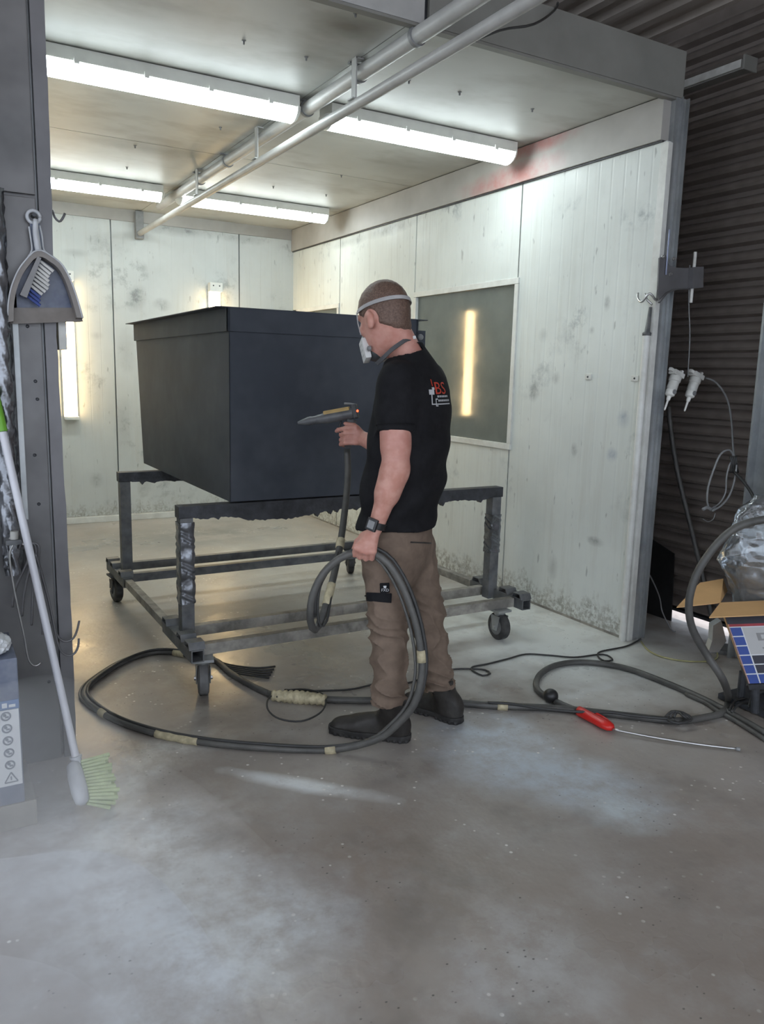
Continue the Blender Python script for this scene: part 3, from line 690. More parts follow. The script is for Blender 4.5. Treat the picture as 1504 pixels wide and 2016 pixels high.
# wrapped joint and the hose that runs away to the right
run2 = flo([(528, 1366), (580, 1374), (640, 1377), (700, 1379), (790, 1379), (890, 1383), (950, 1388), (1010, 1391), (1085, 1394), (1160, 1401), (1250, 1411), (1330, 1419), (1390, 1412), (1424, 1401), (1434, 1378)], 0.016)
up = [deep(1424, 1340, 3.22), deep(1392, 1290, 3.2), deep(1364, 1240, 3.17), deep(1356, 1195, 3.14), deep(1364, 1150, 3.12), deep(1386, 1105, 3.1), deep(1425, 1057, 3.07), deep(1465, 1032, 3.05), deep(1530, 1018, 3.0)]
o = thing('feed_hose', 'grey feed hose lying behind his boots and arching up past the cardboard box', 'hose', fl(900, 1384))
bm = NB(); tube(bm, run2 + up, 0.0155, 10, 0.025); obj('hose_line', bm, M_HOSE, o, True)
wraps(o, run2 + up, 0.0185, ((0.135, 0.15), (0.295, 0.315)))
bm = NB(); tube(bm, flo([(536, 1369), (560, 1371), (600, 1374), (642, 1378)], 0.024), lambda t_: 0.030 + 0.004 * math.sin(t_ * 60) - 0.014 * abs(t_ - 0.5), 12, 0.008); obj('wrapped_joint', bm, M_TAPE, o, True)
bm = NB()
for k in range(3):
    tube(bm, [fl(1310 + 8 * k, 1412, 0.035), fl(1322 + 6 * k, 1401, 0.05), fl(1345, 1404 + 3 * k, 0.05), fl(1362 - 5 * k, 1416, 0.035), fl(1335, 1424, 0.03), fl(1314 + 5 * k, 1417, 0.035)], 0.006, 6, 0.015)
obj('cable_knot', bm, M_CABLE, o, True)
bm = NB(); tube(bm, flo([(960, 1383), (1010, 1386), (1075, 1396), (1150, 1402), (1200, 1402), (1240, 1408), (1290, 1413), (1320, 1415)], 0.037), 0.006, 6, 0.02); obj('strapped_cable', bm, M_CABLE, o, True)
# cut cable ends and thin cable rings near the wrapped joint
o = thing('cable_bundle', 'short bundle of black cables folded on the floor behind the front caster', 'cable', fl(490, 1320))
for k in range(5):
    bm = NB(); tube(bm, flo([(424 + k, 1300 + k), (448, 1308 + 3.2 * k), (478 + 4 * k, 1313 + 4.2 * k), (512 + 3 * k, 1315 + 4.6 * k), (542 - 3 * k, 1312 + 5.5 * k)], 0.008 + 0.003 * (k % 2)), 0.0052, 6, 0.02)
    obj('cable_strand', bm, M_CABLE, o, True)
bm = NB(); tube(bm, flo([(545, 1372), (562, 1360), (600, 1357), (634, 1366), (641, 1385), (628, 1405), (592, 1420), (550, 1415), (528, 1398), (527, 1378), (540, 1366)], 0.03), 0.004, 6, 0.02)
obj('cable_ring', bm, M_CABLE, None, True, 'single ring of thin black cable looped round the cream wrapped joint', 'cable')
bm = NB(); tube(bm, flo([(560, 1358), (620, 1360), (690, 1357), (740, 1347), (800, 1345), (845, 1330), (890, 1318), (930, 1317), (955, 1319), (965, 1326), (950, 1330), (930, 1320), (930, 1313), (960, 1307), (1000, 1297), (1035, 1288), (1080, 1290), (1130, 1294), (1175, 1289), (1195, 1290), (1206, 1299), (1190, 1301), (1178, 1293), (1182, 1283), (1230, 1273), (1255, 1262), (1262, 1258)], 0.006), 0.0045, 6, 0.02)
obj('thin_cable', bm, M_CABLE, None, True, 'thin black cable curling across the floor behind his boots to the wall end', 'cable')
bm = NB(); tube(bm, flo([(1262, 1263), (1275, 1279), (1300, 1292), (1345, 1301), (1392, 1302), (1411, 1295), (1412, 1282)], 0.006), 0.0042, 6, 0.02)
obj('yellow_cable', bm, simple('yellow_sheath', (0.42, 0.40, 0.20), 0.5), None, True, 'thin yellow cable on the floor by the foot of the right wall', 'cable')
# second hose with black ball grip, red lance
hp = flo([(1510, 1445), (1440, 1405), (1380, 1374), (1310, 1344), (1240, 1318), (1180, 1306), (1130, 1304), (1090, 1311), (1064, 1327), (1055, 1347), (1062, 1362), (1083, 1375), (1110, 1389), (1143, 1402)], 0.015)
o = thing('lance_hose', 'grey hose looped on the right of the floor with a black ball grip', 'hose', fl(1150, 1304))
bm = NB(); tube(bm, hp, 0.0145, 10, 0.025); obj('hose_line', bm, M_HOSE, o, True)
hp2 = flo([(1510, 1458), (1450, 1420), (1410, 1398), (1390, 1384), (1350, 1366)], 0.012)
bm = NB(); tube(bm, hp2, 0.010, 8, 0.025); obj('second_line', bm, M_HOSE, o, True)
p = fl(1084, 1370, 0.032); bm = NB(); ball(bm, p, (0.034, 0.034, 0.032), None, 18); obj('ball_grip', bm, M_BLACKP, o, True)
o = thing('red_lance', 'red-handled lance with a long bare steel rod lying on the floor', 'tool', fl(1180, 1425))
a, b = fl(1138, 1399, 0.024), fl(1206, 1434, 0.022); d = (b - a).normalized(); rot = Matrix((d, Vector((0, 0, 1)).cross(d).normalized(), Vector((0, 0, 1)))).transposed()
bm = NB(); side = Vector((0, 0, 1)).cross(d).normalized(); R_ = []
for t_, w, h in ((0, 0.014, 0.018), (0.02, 0.020, 0.022), (0.10, 0.021, 0.022), (0.5, 0.024, 0.020), (0.75, 0.028, 0.020), (0.92, 0.026, 0.017), (1.0, 0.012, 0.010)):
    c_ = a.lerp(b, t_); R_.append([c_ + side * math.cos(k * math.pi / 6) * w + Vector((0, 0, 1)) * math.sin(k * math.pi / 6) * h for k in range(12)])
rings(bm, R_); obj('handle', bm, simple('red_plastic', (0.55, 0.018, 0.014), 0.35, 0, 0.1), o, True)
bm = NB(); tube(bm, [a.lerp(b, 0.35) + side * 0.03 + Vector((0, 0, .01)), a.lerp(b, 0.55) + side * 0.045, a.lerp(b, 0.8) + side * 0.03], 0.006, 8, 0.01); obj('trigger', bm, MATS['red_plastic'], o, True)
bm = NB(); tube(bm, [b + Vector((0, 0, -0.004)), fl(1290, 1452, 0.014), fl(1380, 1466, 0.011), fl(1456, 1475, 0.009)], 0.0055, 8, 0.03); obj('rod', bm, M_STEEL, o, True)
bm = NB(); cyl(bm, fl(1449, 1474, 0.009), fl(1457, 1475.2, 0.009), 0.0075); obj('rod_tip', bm, M_GREYP, o)

# ================================================================== right-hand corner
# gun bracket on the wall end with a white rod and a line hanging from it
yb_ = YF - 0.045
def W3(px, py, y=yb_): return at(px, py, 'Y', y)
o = thing('sheet_bracket', 'dark folded sheet bracket fixed to the end of the right wall', 'bracket', W3(1310, 560))
bm = NB()
top = [(1296, 508), (1308, 502), (1314, 522), (1328, 527), (1350, 528), (1373, 525), (1374, 545), (1373, 567), (1352, 569), (1330, 571), (1312, 578), (1297, 597), (1293, 570)]
prism(bm, [W3(*p) for p in top], (0, -0.008, 0)); obj('bracket_plate', bm, M_COLM2, o)
bm = NB(); prism(bm, [W3(1356, 527, yb_ - 0.009), W3(1376, 526, yb_ - 0.009), W3(1375, 567, yb_ - 0.009), W3(1354, 569, yb_ - 0.009)], (0, -0.03, 0)); obj('folded_lip', bm, M_COLM2, o)
bm = NB(); tube(bm, [W3(1296, 596, yb_ - .01), W3(1312, 577, yb_ - .012), W3(1331, 570, yb_ - .012), W3(1356, 568.5, yb_ - .012)], 0.004, 6); obj('rolled_edge', bm, M_COLM, o, True)
for px, py in ((1304, 506), (1325, 510), (1318, 540)):
    bm = NB(); c_ = W3(px, py, yb_ - 0.009); lathe(bm, c_, (0, -1, 0), [(0, 0.009), (0.006, 0.009), (0.0061, 0.005), (0.014, 0.005)], 8); obj('bolt', bm, M_STEEL, o)
bm = NB(); tube(bm, [W3(1318, 452, yb_ - 0.012), W3(1314, 500, yb_ - 0.014), W3(1311, 541, yb_ - 0.016)], 0.004, 6); obj('blue_tie', bm, simple('pale_blue_plastic', (0.30, 0.34, 0.48), 0.4), o, True)
bm = NB(); cyl(bm, W3(1369, 496, yb_ - 0.024), W3(1360, 596, yb_ - 0.024), 0.0085, n=12)
obj('holder_rod', bm, M_WHITEP, o, 40, 'short upright white rod')
# regulators
o2 = None
def regulator(px, py, label, y):
    c0 = W3(px, py, y); o = thing('air_regulator', label, 'regulator', c0, 'air regulators hanging by the shutter')
    ax = (W3(px - 22, py + 62, y) - W3(px + 4, py - 14, y)).normalized()       # leans down and to the left
    s = Vector((0, -1, 0)).cross(ax).normalized(); u = s.cross(ax)
    def A(t_): return c0 + ax * t_
    bm = NB(); lathe(bm, A(-0.035), ax, [(0, 0.026), (0.006, 0.031), (0.03, 0.031), (0.034, 0.027), (0.075, 0.027), (0.08, 0.023)], 16); obj('regulator_body', bm, M_WHITEP, o, 40)
    bm = NB(); rot = Matrix((s, u, ax)).transposed(); box(bm, A(-0.045), (0.078, 0.045, 0.026), rot, 0, 0.004); box(bm, A(-0.05) + s * -0.045, (0.03, 0.018, 0.016), rot); box(bm, A(-0.06) + s * 0.030, (0.014, 0.014, 0.03), rot); obj('regulator_head', bm, M_WHITEP, o)
    bm = NB(); lathe(bm, A(0.045), ax, [(0, 0.024), (0.003, 0.026), (0.028, 0.025), (0.034, 0.018), (0.036, 0.012), (0.058, 0.010)], 14); obj('bowl', bm, M_CAPW, o, 40)
    bm = NB(); lathe(bm, A(0.055) + Vector((0, -0.022, 0)), (0.1, -1, 0), [(0, 0.013), (0.006, 0.013), (0.0061, 0.009), (0.008, 0.009)], 14); obj('gauge', bm, M_GREYP, o, 40)
    bm = NB(); lathe(bm, A(0.102), ax, [(0, 0.006), (0.05, 0.005), (0.056, 0.003)], 8); obj('drain_stem', bm, M_CAPW, o, 40)
regulator(1327, 752, 'white air regulator hanging nearest the right wall end', YF - 0.05)
regulator(1366, 755, 'white air regulator hanging on the right, feeding a thin tube', YF - 0.05)
bm = NB(); tube(bm, [W3(1358, 522, yb_ - 0.012), W3(1356, 600, yb_ - 0.01), W3(1358, 660, yb_ - 0.01), W3(1354, 742, yb_ - 0.006)], 0.003, 6); obj('hanging_wire', bm, M_GREYP, None, True, 'thin grey wire from the dark bracket down to the two regulators', 'wire')
bm = NB(); tube(bm, [W3(1388, 744), W3(1404, 749, 2.87), W3(1420, 765, 2.82), W3(1433, 790, 2.77), W3(1440, 830, 2.71), W3(1443, 880, 2.64), W3(1446, 906, 2.6)], 0.0052, 7); obj('thin_tube', bm, M_GREYP, None, True, 'thin grey tube curving down from the right-hand regulator', 'tube')
bm = NB(); tube(bm, [at(1316, 800, 'X', 3.70), at(1321, 850, 'X', 3.72), at(1334, 930, 'X', 3.76), at(1358, 1030, 'X', 3.80), at(1386, 1148, 'X', 3.84), at(1404, 1230, 'X', 3.86)], 0.013, 8, 0.05)
obj('dark_strap', bm, M_HOSE, None, True, 'dark strap slanting down in front of the shutter from the left regulator', 'strap')
# coil of grey tubing tied to the post
o = thing('tube_coil', 'loops of grey tubing hanging tied up in front of the shutter', 'tube', W3(1420, 960))
for k, pts in enumerate(([(1446, 902), (1436, 886), (1418, 895), (1403, 930), (1394, 960), (1392, 985), (1396, 1003)], [(1443, 905), (1436, 915), (1430, 940), (1428, 970), (1415, 992), (1398, 1003)], [(1450, 915), (1446, 945), (1436, 975), (1420, 995), (1402, 1006)])):
    bm = NB(); tube(bm, [W3(x, y, 2.6 - 0.02 * k) for x, y in pts], 0.005 - 0.001 * (k == 1), 7, 0.012); obj('loop', bm, M_GREYP, o, True)
bm = NB(); tube(bm, [W3(1384, 1003, 2.58), W3(1392, 999, 2.58), W3(1402, 1004, 2.58), W3(1408, 998, 2.58)], 0.009, 7, 0.01); obj('tape_knot', bm, M_GREYP, o, True)
bm = NB(); tube(bm, [W3(1384, 1022, 2.58), W3(1394, 1027, 2.58), W3(1404, 1022, 2.58), W3(1408, 1010, 2.58)], 0.002, 6, 0.01); obj('wire_tail', bm, M_GREYP, o, True)
bm = NB()
for k in range(4): tube(bm, [W3(1437 + 4 * k, 898, 2.58), W3(1441 + 3 * k, 912, 2.57), W3(1438 + 5 * k, 930, 2.58)], 0.005, 6, 0.01)
obj('knot', bm, M_CABLE, o, True)
# steel post of the shutter guide, cut by the picture edge
o = thing('steel_post', 'grey steel post at the right edge of the picture behind the plastic bag', 'post', fl(1480, 1300))
pp = at(1487, 900, 'X', 3.62)
obj('post_web', bx(3.625, 3.635, pp.y - 0.11, pp.y, 0.0, 3.42), M_GALV, o)
obj('post_flange', bx(3.575, 3.685, pp.y, pp.y + 0.012, 0.0, 3.42), M_GALV, o)
obj('post_flange', bx(3.575, 3.685, pp.y - 0.122, pp.y - 0.11, 0.0, 3.42), M_GALV, o)
bm = NB(); tube(bm, [W3(1446, 930, 2.56), W3(1465, 950, 2.5), W3(1482, 975, 2.42), W3(1490, 1000, 2.36)], 0.008, 7, 0.02); obj('dark_lead', bm, M_CABLE, None, True, 'dark lead running from the tube coil down behind the bag', 'cable')
# black sheet added to stand in for the dark void by the shutter
bm = NB(); a, b = at(1256, 1232, 'X', 3.83), at(1322, 1236, 'X', 3.83)
prism(bm, [Vector((3.82, a.y, 0.0)), Vector((3.82, b.y, 0.0)), Vector((3.868, b.y + 0.06, 0.40)), Vector((3.868, a.y, 0.46))], (0.006, 0, 0))
obj('dark_void_sheet', bm, M_BLACKP, None, False, 'black sheet standing in for the dark void beside the wall end', 'sheet')
bm = NB(); tube(bm, [at(1268, 1116, 'Y', 2.98), at(1283, 1140, 'Y', 3.0), at(1298, 1175, 'Y', 3.02), at(1304, 1205, 'Y', 3.02), at(1322, 1240, 'Z', 0.006), at(1330, 1243, 'Z', 0.006)], 0.004, 6, 0.02)
obj('black_lead', bm, M_GREYP, None, True, 'thin lead dropping from the wall end in front of the black sheet', 'cable')
# hook, strap and pale conduit at the end of the right wall
o = thing('corner_conduit', 'pale round conduit running down the end of the right wall', 'pipe', (3.28, 2.96, 0))
bm = NB(); cyl(bm, (XR - 0.022, YF + 0.012, 0.0), (XR - 0.022, YF + 0.012, 1.66), 0.019, n=14); obj('conduit', bm, M_WHITE_TRIM, o, 40)
bm = NB(); R_ = []
for z, r in ((1.655, 0.022), (1.668, 0.024), (1.675, 0.014), (1.80, 0.008)): R_.append([Vector((XR - 0.022 + 0.012 * (z - 1.66) / 0.14 + math.cos(k * math.pi / 5) * r, YF + 0.012 + math.sin(k * math.pi / 5) * r, z)) for k in range(10)])
rings(bm, R_); obj('tape_tail', bm, M_TROLLEY, o, True)
o = thing('wall_hook', 'bent silver hook near the top of the pale conduit', 'hook', (XR, 3.0, 1.85))
bm = NB(); h0 = at(1290, 590, 'X', XR - 0.012); tube(bm, [h0 + Vector((0.012, 0, 0)), h0, at(1278, 578, 'X', XR - 0.05), at(1264, 594, 'X', XR - 0.06), at(1256, 588, 'X', XR - 0.05), at(1256, 577, 'X', XR - 0.04)], 0.006, 8, 0.008); obj('hook_wire', bm, M_STEEL, o, True)
bm = NB(); tube(bm, [at(1270, 578, 'X', XR - 0.045), at(1274, 590, 'X', XR - 0.05), at(1284, 600, 'X', XR - 0.03)], 0.005, 8, 0.008); obj('hook_tip', bm, M_STEEL, o, True)
for px, py, nm in ((1158, 742, 'small pale clip on the right wall, left of its twin'), (1250, 745, 'small pale clip on the right wall, next to the pale conduit')):
    c_ = at(px, py, 'X', XR - 0.003)
    o = thing('wall_clip', nm, 'clip', c_)
    obj('clip_plate', box(NB(), c_, (0.008, 0.05, 0.03), None, 0, 0.002), M_WHITE_TRIM, o)
    bm = NB(); lathe(bm, c_ + Vector((-0.004, 0, 0)), (-1, 0, 0), [(0, 0.006), (0.004, 0.004)], 8); obj('clip_screw', bm, M_TROLLEYD, o)

# ---------------- powder carton on its tilted feed stand
CD = 3.28
def cpt(px, py, d=0.0): return deep(px, py, CD + d)
stand = thing('feed_stand', 'low dark stand on a small caster under the powder carton', 'stand', fl(1500, 1370))
dv = Vector(CM[2]) * 0.0 + Vector((0.74, 0.67, -0.05)).normalized() * 0.28    # depth direction of the carton
TL, TR, BL, BR = cpt(1432, 1229), cpt(1640, 1222), cpt(1474, 1346), cpt(1660, 1338)
bm = NB(); prism(bm, [BL + Vector((0, 0, -0.004)), BR + Vector((0, 0, -0.004)), BR + Vector((0.01, 0, -0.03)), BL + Vector((0.01, 0, -0.03))], dv); obj('tilted_plate', bm, M_TROLLEYD, stand)
bm = NB(); q = BL + dv * 0.2 + Vector((0.06, 0, -0.03)); cyl(bm, q, (q.x + 0.02, q.y, 0.03), 0.018); obj('leg', bm, M_TROLLEYD, stand)
bm = NB(); q = BR + dv * 0.3 + Vector((-0.02, 0, -0.03)); cyl(bm, q, (q.x, q.y, 0.03), 0.018); obj('leg', bm, M_TROLLEYD, stand)
bm = NB(); q = BL + dv * 0.9 + Vector((0.02, 0, -0.03)); cyl(bm, q, (q.x, q.y, 0.03), 0.018); obj('leg', bm, M_TROLLEYD, stand)
obj('base_plate', bx(q.x - 0.05, q.x + 0.5, q.y - 0.35, q.y + 0.08, 0.004, 0.03, 0.004), M_TROLLEYD, stand)
p0 = fl(1405, 1280); st2 = thing('stirrup_foot', 'crusted steel foot standing in the light gap under the shutter', 'foot', p0)
bm = NB(); prism(bm, [deep(1404, 1232, 3.72), deep(1420, 1222, 3.72), deep(1430, 1262, 3.72), deep(1415, 1284, 3.72), deep(1394, 1285, 3.72), deep(1402, 1262, 3.72)], Vector((0.5, 0.85, 0)) * 0.05); obj('upright', bm, M_GALV, st2)
bm = NB(); prism(bm, [fl(1386, 1284), fl(1432, 1290), fl(1444, 1276), fl(1400, 1270)], (0, 0, 0.02)); obj('foot_plate', bm, M_TROLLEY, st2)
M_KRAFT = simple('kraft_board', (0.60, 0.36, 0.16), 0.7, 0, 0.07, 6)
M_PRINTB = simple('print_blue', (0.018, 0.055, 0.27), 0.5, 0, 0.08); M_PRINTG = simple('print_grey', (0.42, 0.42, 0.42), 0.5, 0, 0.04)
M_PRINTK = simple('print_dark', (0.018, 0.018, 0.03), 0.5); M_PRINTR = simple('print_red', (0.28, 0.02, 0.03), 0.5); M_PRINTW = simple('print_white', (0.62, 0.64, 0.66), 0.5, 0, 0.03); M_PRINTD = simple('print_midgrey', (0.22, 0.22, 0.22), 0.5)
car = thing('powder_carton', 'open powder carton with blue and black checked print and tan flaps', 'carton', BL)
bm = NB(); mats = [M_PRINTW, M_PRINTB, M_PRINTK, M_PRINTG, M_PRINTR, M_PRINTD, M_KRAFT]
fn = (TR - TL).cross(BL - TL).normalized();  fn = fn if fn.dot(Vector(CM[2])) < 0 else -fn
def FP(u, v, k=0.0): return (TL.lerp(TR, u)).lerp(BL.lerp(BR, u), v) + fn * k
prism(bm, [FP(0, 0), FP(1, 0), FP(1, 1), FP(0, 1)], -fn * 0.005, 6)
def cell(u0, u1, v0, v1, mi, k=0.0006):
    f = bm.faces.new([bm.verts.new(FP(u, v, k)) for u, v in ((u0, v0), (u1, v0), (u1, v1), (u0, v1))]); f.material_index = mi
cell(0, 1, 0.045, 1, 0, 0.0003); cell(0, 1, 0, 0.045, 4, 0.0004)
nv = 6; vv = np.linspace(0.05, 1.0, nv + 1); g = 0.009
for i in range(nv): cell(0.0, 0.115, vv[i] + g, vv[i + 1] - (g if i < nv - 1 else 0), 1)
cell(0.125, 1, vv[0] + g, vv[3] - g, 3)
for i in range(3, nv):
    for j in range(6):
        u0 = 0.125 + j * 0.145; cell(u0 + 0.004, u0 + 0.139, vv[i] + g, vv[i + 1] - (g if i < nv - 1 else 0), 2 if (i < 5 and j < 5) else 1)
cell(0.24, 0.62, 0.16, 0.29, 5, 0.0009); cell(0.26, 0.55, 0.40, 0.43, 5, 0.0009)
for k in range(5): cell(0.28 + 0.06 * k, 0.32 + 0.06 * k, 0.19, 0.26, 3, 0.0012)
obj('printed_face', bm, mats, car)
for nm, a, b, c_, d_ in (('side_wall', TL, BL, BL + dv, TL + dv), ('side_wall', TR, BR, BR + dv, TR + dv), ('back_wall', TL + dv, TR + dv, BR + dv, BL + dv), ('base', BL, BR, BR + dv, BL + dv)):
    n_ = (b - a).cross(d_ - a).normalized() * 0.004
    bm = NB(); prism(bm, [a, b, c_, d_], n_); obj(nm, bm, M_KRAFT, car)
# flaps
bm = NB(); e0, e1 = cpt(1418, 1186, 0.02), cpt(1640, 1176, 0.02); prism(bm, [e0, e1, cpt(1640, 1204, -0.13), cpt(1396, 1215, -0.13)], Vector((0, 0, -0.004))); obj('front_flap', bm, M_KRAFT, car)
bm = NB(); prism(bm, [cpt(1432, 1162, 0.26), cpt(1418, 1186, 0.03), cpt(1332, 1195, 0.02), cpt(1378, 1147, 0.24), cpt(1424, 1139, 0.27)], Vector((0, 0, -0.004))); obj('left_flap', bm, M_KRAFT, car)
bm = NB(); prism(bm, [FP(0, 0, 0.002), FP(1, 0, 0.002), cpt(1640, 1178, 0.02), cpt(1418, 1187, 0.02)], dv * 0.01); obj('collar', bm, M_PRINTK, car)
# ---------------- crumpled clear bag of brown powder
def hash_n(P, f, s):
    return (np.sin(P[:, 0] * f + s) * np.cos(P[:, 1] * f * 1.13 + 1.7 * s) + np.sin(P[:, 2] * f * 0.93 + 2.1 * s + np.sin(P[:, 0] * f * 0.7)) + np.sin((P[:, 0] + P[:, 1] - P[:, 2]) * f * 0.61 + s * 0.5)) / 3
bag = thing('plastic_bag', 'crumpled clear plastic bag of brown powder standing in the open carton', 'bag', cpt(1470, 1170, 0.14))
t = NT('clear_film')
tr_ = t.n.new('ShaderNodeBsdfTransparent'); gl = t.n.new('ShaderNodeBsdfGlossy'); gl.inputs['Roughness'].default_value = 0.12; gl.inputs['Color'].default_value = (0.85, 0.9, 0.95, 1)
df = t.n.new('ShaderNodeBsdfDiffuse'); df.inputs['Color'].default_value = (0.55, 0.58, 0.60, 1)
tr_.inputs[0].default_value = (0.93, 0.95, 0.96, 1)
fr = t.n.new('ShaderNodeFresnel'); fr.inputs['IOR'].default_value = 1.9
m1 = t.n.new('ShaderNodeMixShader'); m1.inputs[0].default_value = 0.16; t.l.new(tr_.outputs[0], m1.inputs[1]); t.l.new(df.outputs[0], m1.inputs[2])
m2 = t.n.new('ShaderNodeMixShader'); t.l.new(fr.outputs[0], m2.inputs[0]); t.l.new(m1.outputs[0], m2.inputs[1]); t.l.new(gl.outputs[0], m2.inputs[2])
t.l.new(m2.outputs[0], t.n['Material Output'].inputs['Surface']); M_FILM = t.m
def film(levels, name, mat, par, amp, f0, seed, thick=True):
    R_ = []; n = 90
    for (c_, ax, ay) in levels:
        R_.append((c_, ax, ay))
    bm = NB(); rr = []; m = 70
    for i in range(m + 1):
        s = i / m * (len(R_) - 1); k = min(int(s), len(R_) - 2); f = s - k; f = f * f * (3 - 2 * f)
        c_ = R_[k][0].lerp(R_[k + 1][0], f); ax = R_[k][1] * (1 - f) + R_[k + 1][1] * f; ay = R_[k][2] * (1 - f) + R_[k + 1][2] * f
        rr.append([c_ + Vector(CM[0]) * math.cos(2 * math.pi * j / n) * ax + Vector((0.5, 0.86, 0)) * math.sin(2 * math.pi * j / n) * ay for j in range(n)])
    P = np.array([[list(v) for v in r] for r in rr]).reshape(-1, 3); C_ = np.array([list(sum(r, Vector()) / n) for r in rr]).repeat(n, 0)
    d = P - C_; d /= np.linalg.norm(d, axis=1, keepdims=True) + 1e-9
    w = 1 - np.abs(hash_n(P, f0, seed)) * 2 + 0.6 * (1 - np.abs(hash_n(P, f0 * 2.3, seed + 2)) * 2) + 0.3 * (1 - 2 * np.abs(hash_n(P, f0 * 5, seed + 3)))
    P = P + d * (w * amp)[:, None]
    rr = [[Vector(P[i * n + j]) for j in range(n)] for i in range(m + 1)]
    rings(bm, rr, True); return obj(name, bm, mat, par, 60)
Lw = deep(1500, 1200, CD + 0.14)
film([(deep(1524, 1208, CD + .13), 0.150, 0.085), (deep(1520, 1150, CD + .13), 0.168, 0.105), (deep(1506, 1105, CD + .13), 0.185, 0.11), (deep(1510, 1050, CD + .13), 0.165, 0.10), (deep(1522, 1000, CD + .13), 0.125, 0.07), (deep(1530, 975, CD + .12), 0.085, 0.03)], 'film', M_FILM, bag, 0.011, 26, 1.3)
M_POW = simple('brown_powder', (0.15, 0.105, 0.065), 0.9, 0, 0.35, 25, 0.4, 60)
film([(deep(1524, 1206, CD + .13), 0.128, 0.072), (deep(1518, 1160, CD + .13), 0.135, 0.09), (deep(1512, 1125, CD + .13), 0.125, 0.085), (deep(1520, 1100, CD + .13), 0.08, 0.06)], 'powder_fill', M_POW, bag, 0.006, 30, 4.0)
# loops of black cable under the stand
o = thing('black_cable_loops', 'loose loops of black cable on the floor under the powder carton', 'cable', fl(1480, 1385))
for k, pts in enumerate(([(1436, 1398), (1448, 1380), (1470, 1376), (1490, 1390), (1510, 1400)], [(1440, 1402), (1456, 1386), (1482, 1384), (1512, 1380)], [(1474, 1392), (1482, 1372), (1500, 1362), (1530, 1358)])):
    bm = NB(); tube(bm, [fl(x, y, 0.03 + 0.012 * math.sin(i * 1.7) + 0.006 * k) for i, (x, y) in enumerate(pts)], 0.006, 6, 0.02); obj('cable_loop', bm, M_CABLE, o, True)
# ================================================================== left-hand column: dustpan, brush, broom, hooks
yd = YF - 0.03
def D3(px, py, off=0.0): return at(px, py, 'Y', yd - off)
M_PANC = simple('grey_brown_plastic', (0.20, 0.18, 0.165), 0.4, 0, 0.15, 8, dust=((0.42, 0.40, 0.38), 0.35))
M_PANB = simple('blue_grey_plastic', (0.075, 0.095, 0.16), 0.35, 0, 0.3, 9, dust=((0.35, 0.38, 0.44), 0.45))
M_EDGE = simple('pale_edge_plastic', (0.55, 0.57, 0.60), 0.35)
dp = thing('dustpan', 'grey plastic dustpan hanging by its ringed handle on the dark column', 'dustpan', D3(90, 632))
arch = [(15, 634), (16, 600), (22, 566), (36, 532), (54, 508), (66, 496), (82, 493), (100, 503), (118, 516), (134, 540), (147, 572), (156, 600), (163, 626)]
bm = NB(); prism(bm, [D3(*p, 0.002) for p in arch] + [D3(158, 634, 0.002)], (0, -0.004, 0)); obj('pan_base', bm, M_PANB, dp)
bm = NB(); inner = [(p[0] + (88 - p[0]) * 0.16, p[1] + (620 - p[1]) * 0.10) for p in arch]
sa = spline([D3(*p, 0.007) for p in arch], 0.012); so = spline([D3(*p, 0.052) for p in arch], 0.012); si = spline([D3(*p, 0.050) for p in inner], 0.012)
n = min(len(sa), len(so), len(si)); ix = lambda L_, i: L_[int(i * (len(L_) - 1) / (n - 1))]
RR = [[bm.verts.new(ix(L_, i)) for i in range(n)] for L_ in (sa, so, si)]
lo = [bm.verts.new(ix(si, i) + Vector((0, 0.040, 0)) + (D3(88, 615) - D3(88, 600)).normalized() * 0.004) for i in range(n)]
RR.append(lo)
for r0, r1 in zip(RR, RR[1:]):
    for i in range(n - 1): bm.faces.new((r0[i], r0[i + 1], r1[i + 1], r1[i]))
obj('rim', bm, M_PANC, dp, 50)
bm = NB(); tube(bm, [ix(so, i) for i in range(0, n, 2)], 0.0028, 6, 0.02); obj('rim_bead', bm, M_EDGE, dp, True)
bm = NB(); prism(bm, [D3(28, 606, 0.007), D3(150, 606, 0.007), D3(163, 633, 0.02), D3(15, 638, 0.02)], (0, -0.006, 0)); obj('front_lip', bm, M_PANC, dp)
hp_ = [D3(66, 497, 0.02), D3(61, 470, 0.02), D3(59, 450, 0.02)]
bm = NB(); prism(bm, [D3(64, 500, 0.004), D3(84, 494, 0.004), D3(82, 470, 0.004), D3(77, 440, 0.004), D3(58, 442, 0.004), D3(60, 470, 0.004)], (0, -0.012, 0)); obj('handle', bm, M_PANB, dp)
for pts in ([(56, 505), (63, 492), (60, 465), (57, 446)], [(96, 502), (86, 492), (83, 468), (78, 444)]):
    bm = NB(); tube(bm, [D3(*p, 0.018) for p in pts], 0.0035, 6, 0.01); obj('handle_bead', bm, M_EDGE, dp, True)
c_ = D3(66, 427, 0.012); bm = NB(); tube(bm, [c_ + Vector((math.cos(a), 0, math.sin(a))) * 0.0195 for a in np.linspace(0, 2 * math.pi, 20)], 0.0062, 8, smoothpath=False); obj('hang_ring', bm, M_EDGE, dp, True)
bm = NB(); cyl(bm, c_ + Vector((0, 0.02, 0.004)), c_ + Vector((0, -0.02, 0.004)), 0.006); obj('nail', bm, M_TROLLEYD, None, False, 'dark nail that holds the dustpan ring on the column', 'nail')
br = thing('hand_brush', 'small hand brush with white and blue bristles clipped in the dustpan', 'brush', D3(70, 550))
bm = NB(); tube(bm, [D3(70, 432, 0.03), D3(70, 455, 0.035), D3(74, 485, 0.035), D3(76, 497, 0.034), D3(72, 512, 0.03)], lambda t_: 0.0075 + 0.003 * math.sin(t_ * 3), 10, 0.01); obj('brush_handle', bm, M_EDGE, br, True)
